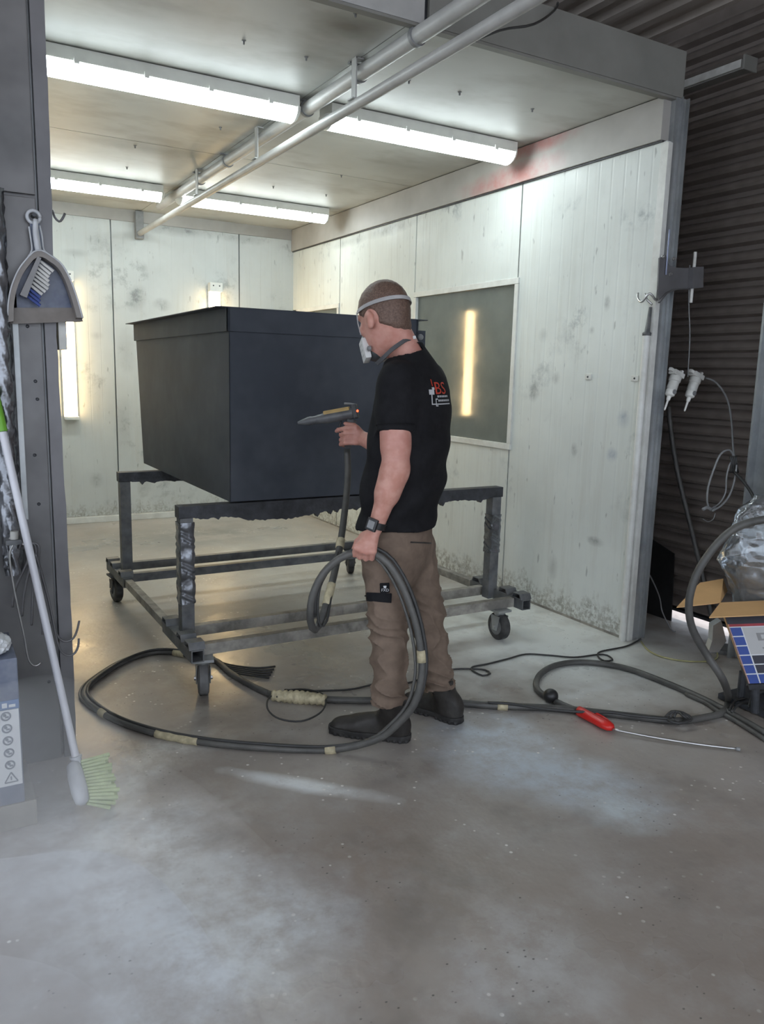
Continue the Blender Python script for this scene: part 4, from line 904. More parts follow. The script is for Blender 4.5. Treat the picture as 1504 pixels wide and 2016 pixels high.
hd0, hd1 = D3(76, 508, 0.032), D3(44, 584, 0.032); d = (hd1 - hd0).normalized(); s = Vector((0, -1, 0)).cross(d).normalized()
if s.x < 0: s = -s
bm = NB(); prism(bm, [hd0 - s * 0.006, hd0 + s * 0.006, hd1 + s * 0.012, hd1 - s * 0.010], (0, -0.022, 0)); obj('brush_head', bm, M_COLM, br)
M_BRW = simple('white_bristle', (0.62, 0.62, 0.60), 0.7); M_BRB = simple('blue_bristle', (0.045, 0.075, 0.26), 0.6)
for k in range(11):
    t_ = 0.06 + 0.088 * k; b0 = hd0.lerp(hd1, t_) + s * 0.008 + Vector((0, -0.010, 0)); b1 = b0 + s * (0.046 - 0.006 * math.sin(k)) + d * 0.012 + Vector((0, -0.004, 0))
    bm = NB(); cyl(bm, b0, b1, 0.0042, 0.0055, 8); obj('bristle_tuft', bm, M_BRW if k < 8 else M_BRB, br, 40)
# bent hooks at the edge of the column
def hook(name, label, pts, y, r=0.004, group=None):
    bm = NB(); tube(bm, [at(px, py, 'Y', y + dy) for px, py, dy in pts], r, 7, 0.01)
    return obj(name, bm, M_COLM2, None, True, label, 'hook', group)
hook('edge_hook', 'bent dark hook at the column edge, level with the dustpan ring', [(104, 415, 0.0), (108, 428, -0.03), (116, 436, -0.03), (122, 432, -0.03), (128, 420, -0.03)], YF - 0.01)
# rack bracket, bundle of wire hooks and two long hooks
pg = thing('peg_bracket', 'small rusty peg bracket on the column holding the wire hooks', 'bracket', at(30, 1062, 'Y', YF - 0.06))
obj('bracket_arm', box(NB(), at(24, 1062, 'Y', YF - 0.085), (0.05, 0.12, 0.016), None, 0, 0.003), M_TROLLEY, pg)
bm = NB(); cyl(bm, at(18, 1060, 'Y', YF - 0.10), at(62, 1078, 'Y', YF - 0.12), 0.006); obj('peg', bm, M_STEEL, pg, 40)
bm = NB(); cyl(bm, at(28, 1046, 'Y', YF - 0.12), at(28, 1072, 'Y', YF - 0.12), 0.013); obj('clamp_screw', bm, M_WHITEP, pg, 40)
wl_ = ['wire hook hanging leftmost in the dark bundle on the peg', 'wire hook hanging second from the left in the dark bundle on the peg', 'wire hook hanging third from the left in the dark bundle on the peg', 'wire hook hanging rightmost in the dark bundle on the peg']
for k in range(4):
    x = 44 + 7 * k; e = (-14, -4, 6, 18)[k]
    hook('wire_hook', wl_[k], [(x - 6, 1082, 0), (x, 1066 + k, 0), (x + 10, 1070 + k, 0), (x + 15 - k, 1085, 0), (x + 12 - 2 * k + e * .3, 1110, 0.01), (x + e, 1160 + 12 * k, 0.015), (x + e * 1.2 - 3, 1195 + 18 * k, 0.015)], YF - 0.10, 0.0042, 'wire hooks bundled on the peg')
hook('long_hook', 'long wire hook whose upper of two open ends shows past the column edge', [(66, 1085, 0), (78, 1120, 0.01), (95, 1180, 0.02), (107, 1235, 0.02), (118, 1258, 0.02), (132, 1263, 0.02), (145, 1256, 0.02), (152, 1240, 0.02), (156, 1222, 0.02)], YF - 0.08)
hook('long_hook', 'long wire hook whose lower of two open ends shows past the column edge', [(70, 1090, 0), (84, 1135, 0.01), (100, 1200, 0.02), (112, 1260, 0.02), (122, 1284, 0.02), (136, 1291, 0.02), (148, 1285, 0.02), (154, 1272, 0.02), (155, 1257, 0.02)], YF - 0.10)
hook('pale_hook', 'pale wire hook curling at its foot in front of the column', [(26, 1070, 0), (19, 1095, 0), (26, 1150, 0), (36, 1200, 0), (48, 1255, 0), (52, 1280, 0), (57, 1300, 0), (66, 1310, 0), (75, 1309, 0), (80, 1304, 0)], YF - 0.14, 0.0036).data.materials[0] = M_STEEL
# foil-wrapped post at the picture edge and a thin bright strip
bm = NB(); R_ = []
for i in range(90):
    z = 0.72 + 1.25 * i / 89; R_.append([Vector((0.228 + math.cos(2 * math.pi * j / 24) * (0.030 + 0.004 * math.sin(z * 60 + j * 2.1 + 2 * math.sin(z * 23 + j))), YF - 0.065 + math.sin(2 * math.pi * j / 24) * (0.030 + 0.004 * math.sin(z * 77 + j * 1.3)), z)) for j in range(24)])
rings(bm, R_); obj('foil_post', bm, M_FOIL, None, 50, 'crinkled foil-wrapped upright at the left edge in front of the column', 'post')
obj('metal_strip', bx(0.266, 0.285, YF - 0.036, YF - 0.024, 0.9, 1.66, 0.002), M_GALV, None, False, 'narrow bright metal strip on the column beside the foil-wrapped upright', 'strip')
obj('switch_box', bx(0.410, 0.436, YF - 0.02, YF + 0.06, 1.478, 1.572, 0.003), M_WHITEP, None, False, 'small pale box on the column edge just below the dustpan', 'box')
# ---------------- broom
bo = thing('broom', 'white-handled broom with pale green bristles leaning on the dark column', 'broom', fl(180, 1580))
b0 = at(152, 1503, 'Y', 2.60); b1 = at(-6, 800, 'Y', 2.84); dd = (b1 - b0).normalized()
bm = NB(); cyl(bm, b0, b0 + dd * ((b1 - b0).length * 0.93), 0.0125, n=14); obj('handle_tube', bm, simple('white_enamel', (0.66, 0.67, 0.72), 0.35, 0, 0.04), bo, 40)
bm = NB(); cyl(bm, b0 + dd * ((b1 - b0).length * 0.931), b1 + dd * 0.06, 0.0155, n=14); obj('handle_grip', bm, simple('green_grip', (0.16, 0.42, 0.035), 0.45), bo, 40)
bm = NB(); cyl(bm, b0 - dd * 0.07, b0 + dd * 0.02, 0.021, 0.016, 14); cyl(bm, b0 + dd * 0.020, b0 + dd * 0.026, 0.020, n=14); obj('handle_socket', bm, simple('pale_grey_plastic', (0.50, 0.52, 0.56), 0.4), bo, 40)
h0, h1 = at(143, 1502, 'Y', 2.60), fl(163, 1582, 0.052); hx = (h1 - h0).normalized()
fd = (fl(214, 1574, 0.02) - fl(168, 1552, 0.06)).normalized()
up_ = hx.cross(fd).normalized(); fd = up_.cross(hx).normalized()
bm = NB(); R_ = []
for t_, w in ((0, 0.4), (0.06, 0.8), (0.3, 1.0), (0.7, 1.0), (0.94, 0.8), (1, 0.4)):
    c_ = h0.lerp(h1, t_); R_.append([c_ + fd * (0.026 * w * math.cos(k * math.pi / 6)) + up_ * (0.028 * w * math.sin(k * math.pi / 6)) for k in range(12)])
rings(bm, R_); obj('broom_head', bm, MATS['pale_grey_plastic'], bo, True)
M_BRG = simple('green_bristle', (0.50, 0.58, 0.33), 0.7, 0, 0.12, 30)
for k in range(13):
    for j in (-1, 0, 1):
        t_ = 0.05 + 0.9 * k / 12; c_ = h0.lerp(h1, t_) + fd * 0.02 + up_ * 0.014 * j
        e = c_ + fd * (0.085 + 0.012 * math.sin(k * 2.0 + j)) + hx * (0.030 * (t_ - 0.35)) + up_ * 0.012 * j
        if e.z < 0.004: e.z = 0.004
        bm = NB(); cyl(bm, c_, e, 0.0048, 0.0075, 7); obj('bristle_tuft', bm, M_BRG, bo, 40)
# ---------------- labelled carton on a timber block, brown carton and tub above
YC = 2.50
obj('timber_block', bx(-0.12, 0.225, YC, YC + 0.30, 0.0, 0.085, 0.006), simple('grey_timber', (0.26, 0.245, 0.21), 0.8, 0, 0.2, 14, 0.4, 30), None, False, 'worn timber block on the floor under the labelled carton', 'timber')
M_CART = simple('dark_blue_carton', (0.10, 0.12, 0.18), 0.5, 0, 0.12, 8, dust=((0.40, 0.42, 0.46), 0.45))
lc = thing('label_carton', 'blue-grey carton with a white hazard label standing on a timber block', 'carton', (0.05, YC + .1, 0.087))
obj('carton_body', bx(-0.12, 0.192, YC, YC + 0.27, 0.087, 0.555, 0.004), M_CART, lc)
yl = YC - 0.0015
lab = obj('label_sheet', bx(-0.10, 0.188, yl - 0.001, YC - 0.0003, 0.150, 0.395), M_PRINTW, lc)
M_LTXT = simple('label_ink', (0.20, 0.22, 0.26), 0.6); M_LBLUE = simple('label_blue', (0.13, 0.20, 0.36), 0.5)
obj('title_band', bx(-0.10, 0.190, yl - 0.001, YC - 0.0003, 0.397, 0.425), M_LBLUE, lc)
for k in range(9):
    obj('title_stroke', bx(0.010 + 0.019 * k, 0.020 + 0.019 * k + 0.004 * (k % 3), yl - 0.0016, yl - 0.0011, 0.403, 0.412 + 0.006 * (k % 2)), M_PRINTW, lc)
for k in range(5):
    z = 0.376 - 0.0395 * k; c_ = Vector((0.152 + 0.001 * k, yl - 0.0012, z))
    bm = NB(); tube(bm, [c_ + Vector((math.cos(a), 0, math.sin(a))) * 0.0125 for a in np.linspace(0, 2 * math.pi, 18)], 0.0028, 5, smoothpath=False)
    cyl(bm, c_ + Vector((-0.003, 0.0005, 0.004)), c_ + Vector((-0.003, -0.0006, 0.004)), 0.005, n=8); box(bm, c_ + Vector((0.003, 0, -0.003)), (0.010, 0.001, 0.006))
    obj('pictogram', bm, M_LTXT, lab)
bm = NB(); tp = [Vector((0.157 + math.cos(a) * 0.021, yl - 0.0012, 0.172 + math.sin(a) * 0.021)) for a in (math.pi / 2, math.pi * 7 / 6, math.pi * 11 / 6, math.pi / 2)]
for a, b in zip(tp, tp[1:]): cyl(bm, a, b, 0.0022, n=5)
box(bm, (0.157, yl - 0.0012, 0.174), (0.004, 0.001, 0.012)); obj('warning_triangle', bm, M_LTXT, lab)
for k in range(14):
    obj('text_line', bx(-0.09, 0.115 - 0.03 * ((k * 7) % 3) * 0.6, yl - 0.0016, yl - 0.0011, 0.365 - 0.015 * k, 0.370 - 0.015 * k), M_LTXT, lab)
obj('brown_carton', bx(-0.12, 0.105, YC + 0.02, YC + 0.25, 0.556, 0.86, 0.004), simple('brown_board', (0.20, 0.15, 0.115), 0.7, 0, 0.15), None, False, 'plain brown carton on top of the labelled carton at the left edge', 'carton')
tb = thing('blue_tub', 'small pale blue tub standing on the plain brown carton', 'tub', (0.04, YC + 0.14, 0.861))
bm = NB(); lathe(bm, (0.04, YC + 0.13, 0.861), (0, 0, 1), [(0, 0.052), (0.004, 0.056), (0.05, 0.06)], 20); obj('tub_body', bm, simple('pale_blue', (0.42, 0.52, 0.58), 0.4), tb, 40)
bm = NB(); lathe(bm, (0.04, YC + 0.13, 0.911), (0, 0, 1), [(0, 0.064), (0.008, 0.064), (0.01, 0.06)], 20); obj('tub_lid', bm, M_WHITEP, tb, 40)
# crumpled white paper on the ledge of the carton
bm = NB(); bmesh.ops.create_icosphere(bm, subdivisions=4, radius=1.0)
P = np.array([list(v.co) for v in bm.verts]); w = 1 + 0.16 * (1 - 2 * np.abs(hash_n(P, 5, 1.0))) + 0.07 * (1 - 2 * np.abs(hash_n(P, 12, 2.0)))
for v, k in zip(bm.verts, w): v.co = Vector((0.145, YC + 0.065, 0.587)) + Vector((v.co.x * 0.034, v.co.y * 0.05, v.co.z * 0.026)) * float(k)
obj('crumpled_paper', bm, M_PRINTW, None, 30, 'crumpled white paper lying on the labelled carton', 'paper')
# ================================================================== the man
def rc(P, a, b, ra, rb):
    a = np.array(a); ab = np.array(b) - a; t_ = np.clip(((P - a) @ ab) / (ab @ ab), 0, 1)
    return np.linalg.norm(P - a - t_[:, None] * ab, axis=1) - (ra + (rb - ra) * t_)
def ell(P, c, B, r):
    q = (P - np.array(c)) @ np.array(B).T; r = np.array(r); k0 = np.linalg.norm(q / r, axis=1); k1 = np.linalg.norm(q / (r * r), axis=1) + 1e-9
    return k0 * (k0 - 1) / k1
def smin(a, b, k):
    h = np.clip(0.5 + 0.5 * (b - a) / k, 0, 1); return b * (1 - h) + a * h - k * h * (1 - h)
def smax(a, b, k): return -smin(-a, -b, k)
def net(f, lo, hi, h, B=10):
    """surface-nets mesh of the implicit function f inside the box lo..hi"""
    lo = np.array(lo, float); hi = np.array(hi, float)
    nb = np.ceil((hi - lo) / (h * B)).astype(int); N = nb * B
    bc = np.stack(np.meshgrid(*[np.arange(n) for n in nb], indexing='ij'), -1).reshape(-1, 3)
    dv_ = f(lo + (bc + 0.5) * B * h)
    G = np.repeat(np.repeat(np.repeat(np.where(dv_ < 0, -1.0, 1.0).reshape(nb).astype(np.float32), B, 0), B, 1), B, 2)
    keep = bc[np.abs(dv_) < h * B * 0.87 * 1.35]
    off = np.stack(np.meshgrid(*[np.arange(B)] * 3, indexing='ij'), -1).reshape(-1, 3)
    for s in range(0, len(keep), 400):
        I = (keep[s:s + 400, None, :] * B + off[None]).reshape(-1, 3)
        G[I[:, 0], I[:, 1], I[:, 2]] = f(lo + I * h)
    S = G < 0
    cnt = np.zeros(tuple(N - 1), np.int8)
    cor = [(i, j, k) for i in (0, 1) for j in (0, 1) for k in (0, 1)]
    for i, j, k in cor: cnt += S[i:N[0] - 1 + i, j:N[1] - 1 + j, k:N[2] - 1 + k]
    A = np.argwhere((cnt > 0) & (cnt < 8))
    V = np.stack([G[A[:, 0] + i, A[:, 1] + j, A[:, 2] + k] for i, j, k in cor], 1)
    acc = np.zeros((len(A), 3)); num = np.zeros(len(A))
    for p in range(8):
        for q in range(p + 1, 8):
            if sum(abs(a - b) for a, b in zip(cor[p], cor[q])) != 1: continue
            m = (V[:, p] < 0) != (V[:, q] < 0)
            t_ = np.where(m, V[:, p] / np.where(np.abs(V[:, p] - V[:, q]) < 1e-9, 1, V[:, p] - V[:, q]), 0)
            acc += m[:, None] * (np.array(cor[p]) + t_[:, None] * (np.array(cor[q]) - np.array(cor[p]))); num += m
    X = lo + (A + acc / num[:, None]) * h
    idx = -np.ones(tuple(N - 1), np.int32); idx[A[:, 0], A[:, 1], A[:, 2]] = np.arange(len(A))
    F = []
    for ax in range(3):
        e = [0, 0, 0]; e[ax] = 1; u, v = [(1, 2), (2, 0), (0, 1)][ax]
        sl0 = [slice(1, n - 1) for n in N]; sl1 = list(sl0); sl0[ax] = slice(0, N[ax] - 2); sl1[ax] = slice(1, N[ax] - 1)
        s0, s1 = S[tuple(sl0)], S[tuple(sl1)]
        E = np.argwhere(s0 != s1); base = E + np.array([0 if a == ax else 1 for a in range(3)])
        fl_ = s0[E[:, 0], E[:, 1], E[:, 2]]
        def cell_(du, dv2):
            c_ = base.copy(); c_[:, u] += du; c_[:, v] += dv2; return idx[c_[:, 0], c_[:, 1], c_[:, 2]]
        q = np.stack([cell_(-1, -1), cell_(0, -1), cell_(0, 0), cell_(-1, 0)], 1)
        q[~fl_] = q[~fl_][:, ::-1]
        F.append(q[(q >= 0).all(1)])
    F = np.concatenate(F)
    me = bpy.data.meshes.new('net'); me.from_pydata(X.tolist(), [], F.tolist()); me.update()
    for p in me.polygons: p.use_smooth = True
    return me
def A3(v): return np.array(list(v))
FW = np.array([-0.57, 0.8216, 0.0]); LF = np.array([-0.8216, -0.57, 0.0]); UP = np.array([0, 0, 1.0])
def mn(x, y, off): return A3(man(x, y, off))
Hc = mn(757, 615, -0.05)
pitch = math.radians(22); yv = np.array([-0.20, 0.98, 0.0]); yv /= np.linalg.norm(yv)
HF = yv * math.cos(pitch) - UP * math.sin(pitch); HL = np.array([-yv[1], yv[0], 0]); HU = np.cross(HF, HL); HB = np.array([HF, HL, HU])
def hp(f, l, u): return Hc + HF * f + HL * l + HU * u
SL, EL, WL = mn(779, 752, -0.205), mn(779, 922, -0.25), mn(741, 1035, -0.255)
SR, ER, WR = mn(842, 745, 0.10), mn(770, 888, 0.14), mn(711, 862, 0.285)
# torso rows: pixel row, centre column, half width across, half depth
rows = [(668, 800, 0.060, 0.050), (684, 803, 0.072, 0.062), (700, 807, 0.096, 0.076), (720, 811, 0.146, 0.090), (742, 814, 0.182, 0.102), (768, 815, 0.196, 0.116), (800, 813, 0.200, 0.128), (860, 807, 0.198, 0.139), (920, 800, 0.192, 0.142), (980, 790, 0.188, 0.140), (1032, 780, 0.186, 0.136)]
TP = np.array([[*mn(x, y, -0.05), a, b] for y, x, a, b in rows])[::-1]
def torso(P, grow=0.0):
    z = P[:, 2]; zz = TP[:, 2]
    c = np.stack([np.interp(z, zz, TP[:, i]) for i in (0, 1)], 1); a = np.interp(z, zz, TP[:, 3]) + grow; b = np.interp(z, zz, TP[:, 4]) + grow
    q = P[:, :2] - c; l = q @ LF[:2]; f = q @ FW[:2]
    return ((np.abs(l / a) ** 2.3 + np.abs(f / b) ** 2.3) ** (1 / 2.3) - 1) * np.minimum(a, b)
def wob(P, f, s): return hash_n(P, f, s)
def head_sdf(P):
    d = ell(P, Hc, HB, (0.104, 0.081, 0.107))
    d = smin(d, ell(P, hp(0.034, 0, -0.078), HB, (0.070, 0.062, 0.072)), 0.035)
    d = smin(d, ell(P, hp(0.070, 0, -0.128), HB, (0.028, 0.030, 0.022)), 0.03)
    d = smin(d, ell(P, hp(0.086, 0, 0.012), HB, (0.020, 0.056, 0.012)), 0.02)
    d = smin(d, rc(P, hp(0.100, 0, -0.008), hp(0.122, 0, -0.052), 0.009, 0.014), 0.012)
    for s in (-1, 1):
        d = smin(d, ell(P, hp(0.076, s * 0.045, -0.040), HB, (0.022, 0.022, 0.018)), 0.02)
        d = smax(d, -ell(P, hp(0.104, s * 0.033, -0.012), HB, (0.014, 0.016, 0.010)), 0.012)
        e = ell(P, hp(-0.006, s * 0.089, -0.038), HB, (0.021, 0.013, 0.034)); e = smax(e, -ell(P, hp(0.006, s * 0.102, -0.036), HB, (0.010, 0.009, 0.020)), 0.005)
        d = smin(d, e, 0.006)
    d = smin(d, ell(P, hp(0.098, 0, -0.088), HB, (0.010, 0.024, 0.006)), 0.008)
    d = smin(d, ell(P, hp(0.097, 0, -0.099), HB, (0.010, 0.020, 0.006)), 0.008)
    return d
# fingers of the left fist: knuckle, two joints, tip round the hose
FL_ = []
for x, y in ((699, 1080), (709, 1085), (721, 1088), (733, 1087)):
    FL_.append([mn(x + 2, y - 2, -0.296), mn(x - 1, y + 12, -0.274), mn(x + 1, y + 1, -0.240), mn(x + 4, y - 12, -0.246)])
FR_ = []
for k, y in enumerate((842, 852, 862, 871)):
    ext = k == 0
    FR_.append([mn(701, y, 0.272), mn(680, y + 1, 0.275), mn(666 if ext else 671, y + 4, 0.298 if ext else 0.312), mn(662 if ext else 681, y + 7, 0.315 if ext else 0.340)])
def hands(P):
    d = None
    wb_ = mn(738, 1045, -0.258)
    for k, f in enumerate(FL_):
        m = rc(P, wb_ + (np.array(f[0]) - wb_) * 0.1, np.array(f[0]) * 1.0, 0.015, 0.0125)
        d = m if d is None else smin(d, m, 0.014)
    d = smin(d, ell(P, mn(722, 1064, -0.262), np.array([FW, LF, UP]), (0.036, 0.019, 0.036)), 0.015)
    for f in FL_:
        g = smin(smin(rc(P, f[0], f[1], 0.0118, 0.0100), rc(P, f[1], f[2], 0.0100, 0.0092), 0.003), rc(P, f[2], f[3], 0.0092, 0.0082), 0.003)
        d = smin(d, g, 0.004)
    th = smin(rc(P, mn(728, 1052, -0.262), mn(704, 1066, -0.250), 0.015, 0.0120), rc(P, mn(704, 1066, -0.250), mn(695, 1086, -0.268), 0.0120, 0.0095), 0.004)
    d = smin(d, th, 0.006)
    e = ell(P, mn(704, 856, 0.285), np.array([CM[0], CM[2], CM[1]]), (0.020, 0.022, 0.038))
    for f in FR_:
        e = smin(e, rc(P, WR + (np.array(f[0]) - WR) * 0.2, f[0], 0.015, 0.012), 0.012)
    for f in FR_:
        e = smin(e, smin(smin(rc(P, f[0], f[1], 0.0115, 0.0098), rc(P, f[1], f[2], 0.0098, 0.0090), 0.003), rc(P, f[2], f[3], 0.0090, 0.0078), 0.003), 0.004)
    e = smin(e, smin(rc(P, mn(708, 850, 0.275), mn(697, 838, 0.285), 0.014, 0.0115), rc(P, mn(697, 838, 0.285), mn(680, 834, 0.292), 0.0115, 0.009), 0.004), 0.006)
    return smin(d, e, 0.001)
HIPL, KNL, ANL = mn(757, 1085, -0.125), mn(764, 1210, -0.15), mn(768, 1385, -0.165)
HIPR, KNR, ANR = mn(812, 1085, 0.03), mn(838, 1208, 0.05), mn(864, 1352, 0.05)
hlL, toL = A3(fl(789, 1456)), A3(fl(668, 1440)); hlR, toR = A3(fl(893, 1420)), A3(fl(806, 1389))
def body_f(P):
    d = smin(head_sdf(P), rc(P, hp(-0.026, 0, -0.062), mn(803, 702, -0.05), 0.053, 0.060), 0.025)
    t_ = np.maximum(torso(P, -0.022), P[:, 2] - TP[-4, 2]); t_ = np.maximum(t_, TP[1, 2] - P[:, 2])
    d = smin(d, t_, 0.03)
    al = smin(rc(P, SL, EL, 0.055, 0.048), rc(P, EL, WL, 0.047, 0.028), 0.02)
    al = smin(al, rc(P, EL + (WL - EL) * 0.12, EL + (WL - EL) * 0.42, 0.049, 0.046), 0.02)
    al = smin(al, rc(P, SL + (EL - SL) * 0.45, SL + (EL - SL) * 0.75, 0.055, 0.052), 0.02)
    ar = smin(rc(P, SR, ER, 0.055, 0.047), rc(P, ER, WR, 0.046, 0.029), 0.02)
    d = smin(d, smin(al, ar, 0.001), 0.02)
    d = smin(d, hands(P), 0.012)
    pv = ell(P, mn(783, 1055, -0.05), np.array([FW, LF, UP]), (0.080, 0.130, 0.12)); d = smin(d, pv, 0.02)
    for h_, k_, a_ in ((HIPL, KNL, ANL), (HIPR, KNR, ANR)):
        d = smin(d, smin(rc(P, h_, k_, 0.072, 0.052), rc(P, k_, a_, 0.050, 0.022), 0.02), 0.03)
    for h_, t2, a_ in ((hlL, toL, ANL), (hlR, toR, ANR)):
        ft = rc(P, h_ + UP * 0.058, t2 + (h_ - t2) * 0.25 + UP * 0.048, 0.024, 0.016); d = smin(d, smin(ft, rc(P, a_, h_ + UP * 0.06 + (t2 - h_) * 0.15, 0.022, 0.024), 0.02), 0.02)
    return d
def bounds(pts, m): p = np.array(pts); return p.min(0) - m, p.max(0) + m
person = thing('person', 'man in black t-shirt, brown work trousers, boots and respirator, spraying', 'person', ((hlL + hlR) / 2).tolist())
t = NT('skin'); n_ = t.noise(28, 4, 0.6); c = t.mix(t.ramp(n_, [(0.35, 0.0), (0.65, 1.0)]), (0.52, 0.245, 0.190), (0.62, 0.335, 0.270))
c = t.mix(t.math('MULTIPLY', t.ramp(t.noise(6, 3), [(0.45, 0.0), (0.65, 1.0)]), 0.35), c, (0.50, 0.21, 0.18)); t.set('Base Color', c); t.set('Roughness', 0.5); t.set('Subsurface Weight', 0.08); t.set('Subsurface Radius', (0.02, 0.008, 0.004)) if False else None
t.bump(t.noise(160, 3, 0.6), 0.06, 0.002); M_SKIN = t.m
lo, hi = bounds([Hc, WL, WR, ER, hlL, hlR, toL, toR, FL_[0][0], FR_[0][3], SR, TP[5, :3]], 0.20)
lo[2] = 0.0; hi[2] = Hc[2] + 0.15
body = obj('body', net(body_f, lo, hi, 0.0046), M_SKIN, person, True)
for s in (-1, 1):
    bm = NB(); ball(bm, hp(0.090, s * 0.033, -0.012), (0.0115,) * 3, None, 12); e_ = obj('eye', bm, simple('eye_white', (0.75, 0.73, 0.70), 0.2) if s < 0 else MATS['eye_white'], body, True)
    bm = NB(); ball(bm, hp(0.0975, s * 0.033, -0.014), (0.0052,) * 3, None, 10); obj('iris', bm, M_CABLE, body, True)
# hair, cropped and faded at the sides
def hair_f(P):
    q = (P - Hc) @ HB.T; f, l, u = q[:, 0], q[:, 1], q[:, 2]
    thick = 0.004 + 0.006 * np.clip((u - 0.0) / 0.08, 0, 1)
    bd = u - (-0.046 + 0.80 * f); thick = np.where(bd > 0.02, thick, thick * 0 - 0.006 + (thick + 0.006) * np.clip((bd + 0.012) / 0.032, 0, 1))
    d = smin(ell(P, Hc, HB, (0.104, 0.081, 0.107)), rc(P, hp(-0.026, 0, -0.062), mn(803, 702, -0.05), 0.053, 0.060), 0.025) - thick - 0.0010 * wob(P, 260, 1.0)
    d = np.maximum(d, (-0.066 + 0.80 * f - u) * 0.8)
    ear = np.linalg.norm((P - np.where(l[:, None] > 0, hp(0.0, 0.082, -0.034), hp(0.0, -0.082, -0.034))), axis=1)
    return smax(d, 0.036 - ear, 0.01)
t = NT('cropped_hair'); n_ = t.noise(160, 3, 0.7); c = t.mix(t.ramp(n_, [(0.3, 0.0), (0.7, 1.0)]), (0.085, 0.050, 0.036), (0.19, 0.12, 0.09)); t.set('Base Color', c); t.set('Roughness', 0.6); t.bump(n_, 0.5, 0.003)
obj('hair', net(hair_f, Hc - 0.16, Hc + 0.16, 0.003), t.m, person, True)
# t-shirt
zhem = TP[0, 2] - 0.004
sl_ax = (EL - SL) / np.linalg.norm(EL - SL); sr_ax = (ER - SR) / np.linalg.norm(ER - SR)
hemL = (mn(780, 849, -0.235) - SL) @ sl_ax; hemR = hemL
COLC = mn(792, 698, -0.06); COLN = FW * 0.62 + UP * 0.785; COLN /= np.linalg.norm(COLN)
def shirt_f(P):
    fold = 0.006 * np.sin(38 * P[:, 2] + 9 * (P @ LF) + 3 * np.sin(13 * (P @ FW) + 4 * P[:, 2])) + 0.004 * wob(P, 34, 2.0)
    low = np.clip((TP[5, 2] - P[:, 2]) / 0.35, 0.15, 1)
    d = torso(P, 0.0) + fold * low
    d = np.maximum(d, P[:, 2] - TP[-1, 2] + 0.015 - 0.12 * ((P - TP[-1, :3]) @ -FW))
    s1 = rc(P, SL - LF * 0.01, SL + sl_ax * 0.30, 0.069, 0.068) + 0.003 * wob(P, 45, 3.0) + 0.003 * np.sin(70 * (P - SL) @ sl_ax + 8 * P @ FW)
    s1 = np.maximum(s1, (P - SL) @ sl_ax - hemL)
    s2 = rc(P, SR + LF * 0.01, SR + sr_ax * 0.30, 0.068, 0.066) + 0.003 * wob(P, 45, 5.0)
    s2 = np.maximum(s2, (P - SR) @ sr_ax - hemR)
    d = smin(d, s1, 0.030); d = smin(d, s2, 0.035)
    d = np.maximum(d, zhem - P[:, 2] - 0.006 * np.sin(20 * (P @ FW)))
    q = P - COLC; hn = q @ COLN; rad = np.sqrt(np.maximum((q * q).sum(1) - hn * hn, 0))
    hole = np.maximum(rad - 0.074, -0.035 - hn)
    return smax(d, -hole, 0.006)
M_SHIRT = simple('black_cotton', (0.0125, 0.0125, 0.0145), 0.85, 0, 0.2, 30, 0.15, 300, spec=0.2)
lo, hi = bounds([SL, SR, TP[0, :3], TP[-1, :3], SL + sl_ax * hemL, SR + sr_ax * hemR], 0.24)
lo[2] = zhem - 0.03; hi[2] = TP[-1, 2] + 0.08
shirt_me = net(shirt_f, lo, hi, 0.005); shirt = obj('t_shirt', shirt_me, M_SHIRT, person, True)
for ax_, S_, E_, h_ in ((sl_ax, SL, EL, hemL),):
    p0 = S_ + ax_ * (h_ - 0.022); u_, v_, _ = basis(Vector(ax_)); bm = NB()
    tube(bm, [Vector(p0) + (u_ * math.cos(a) + v_ * math.sin(a)) * 0.0705 for a in np.linspace(0, 2 * math.pi, 40)], 0.0012, 5, smoothpath=False); obj('sleeve_stitch', bm, M_SHIRT, shirt, True)
# trousers
def trou_f(P):
    d = ell(P, mn(785, 1058, -0.05), np.array([FW, LF, UP]), (0.120, 0.174, 0.215))
    d = smax(d, P[:, 2] - (zhem + 0.03), 0.01)
    for h_, k_, a_, r0, r1_, r2, sd in ((HIPL, KNL, ANL, 0.096, 0.077, 0.068, 1.0), (HIPR, KNR, ANR, 0.094, 0.074, 0.065, 2.4)):
        g = smin(rc(P, h_, k_, r0, r1_), rc(P, k_, a_, r1_ - 0.002, r2), 0.03)
        ax_ = (a_ - h_) / np.linalg.norm(a_ - h_); s = (P - h_) @ ax_; L_ = (a_ - h_) @ ax_
        az = (P - h_) @ FW; al_ = (P - h_) @ LF
        amp = 0.0062 + 0.0088 * np.clip((s / L_ - 0.25) / 0.3, 0, 1) + 0.008 * np.clip((s / L_ - 0.82) / 0.15, 0, 1)
        w = np.sin(34 * s + 26 * az + 14 * al_ + 2.4 * np.sin(19 * s + sd) + 1.5 * np.sin(30 * al_)) * 0.62 + 0.42 * np.sin(58 * s - 34 * az + 20 * al_ + 2.0 * np.sin(24 * az + sd))
        w = 0.60 - np.sqrt(np.abs(w) + 0.01) * 1.2
        g = g - amp * w - 0.003 * wob(P, 30, sd)
        g = np.maximum(g, s - L_ + 0.004 * np.sin(az * 50))
        d = smin(d, g, 0.028)
    return d
M_TROU = simple('brown_work_cloth', (0.185, 0.136, 0.104), 0.85, 0, 0.14, 26, 0.12, 400, spec=0.25)
lo, hi = bounds([HIPL, HIPR, ANL, ANR, KNR, TP[0, :3]], 0.21); lo[2] = min(ANL[2], ANR[2]) - 0.08; hi[2] = zhem + 0.06
trou_me = net(trou_f, lo, hi, 0.0045); trou = obj('trousers', trou_me, M_TROU, person, True)
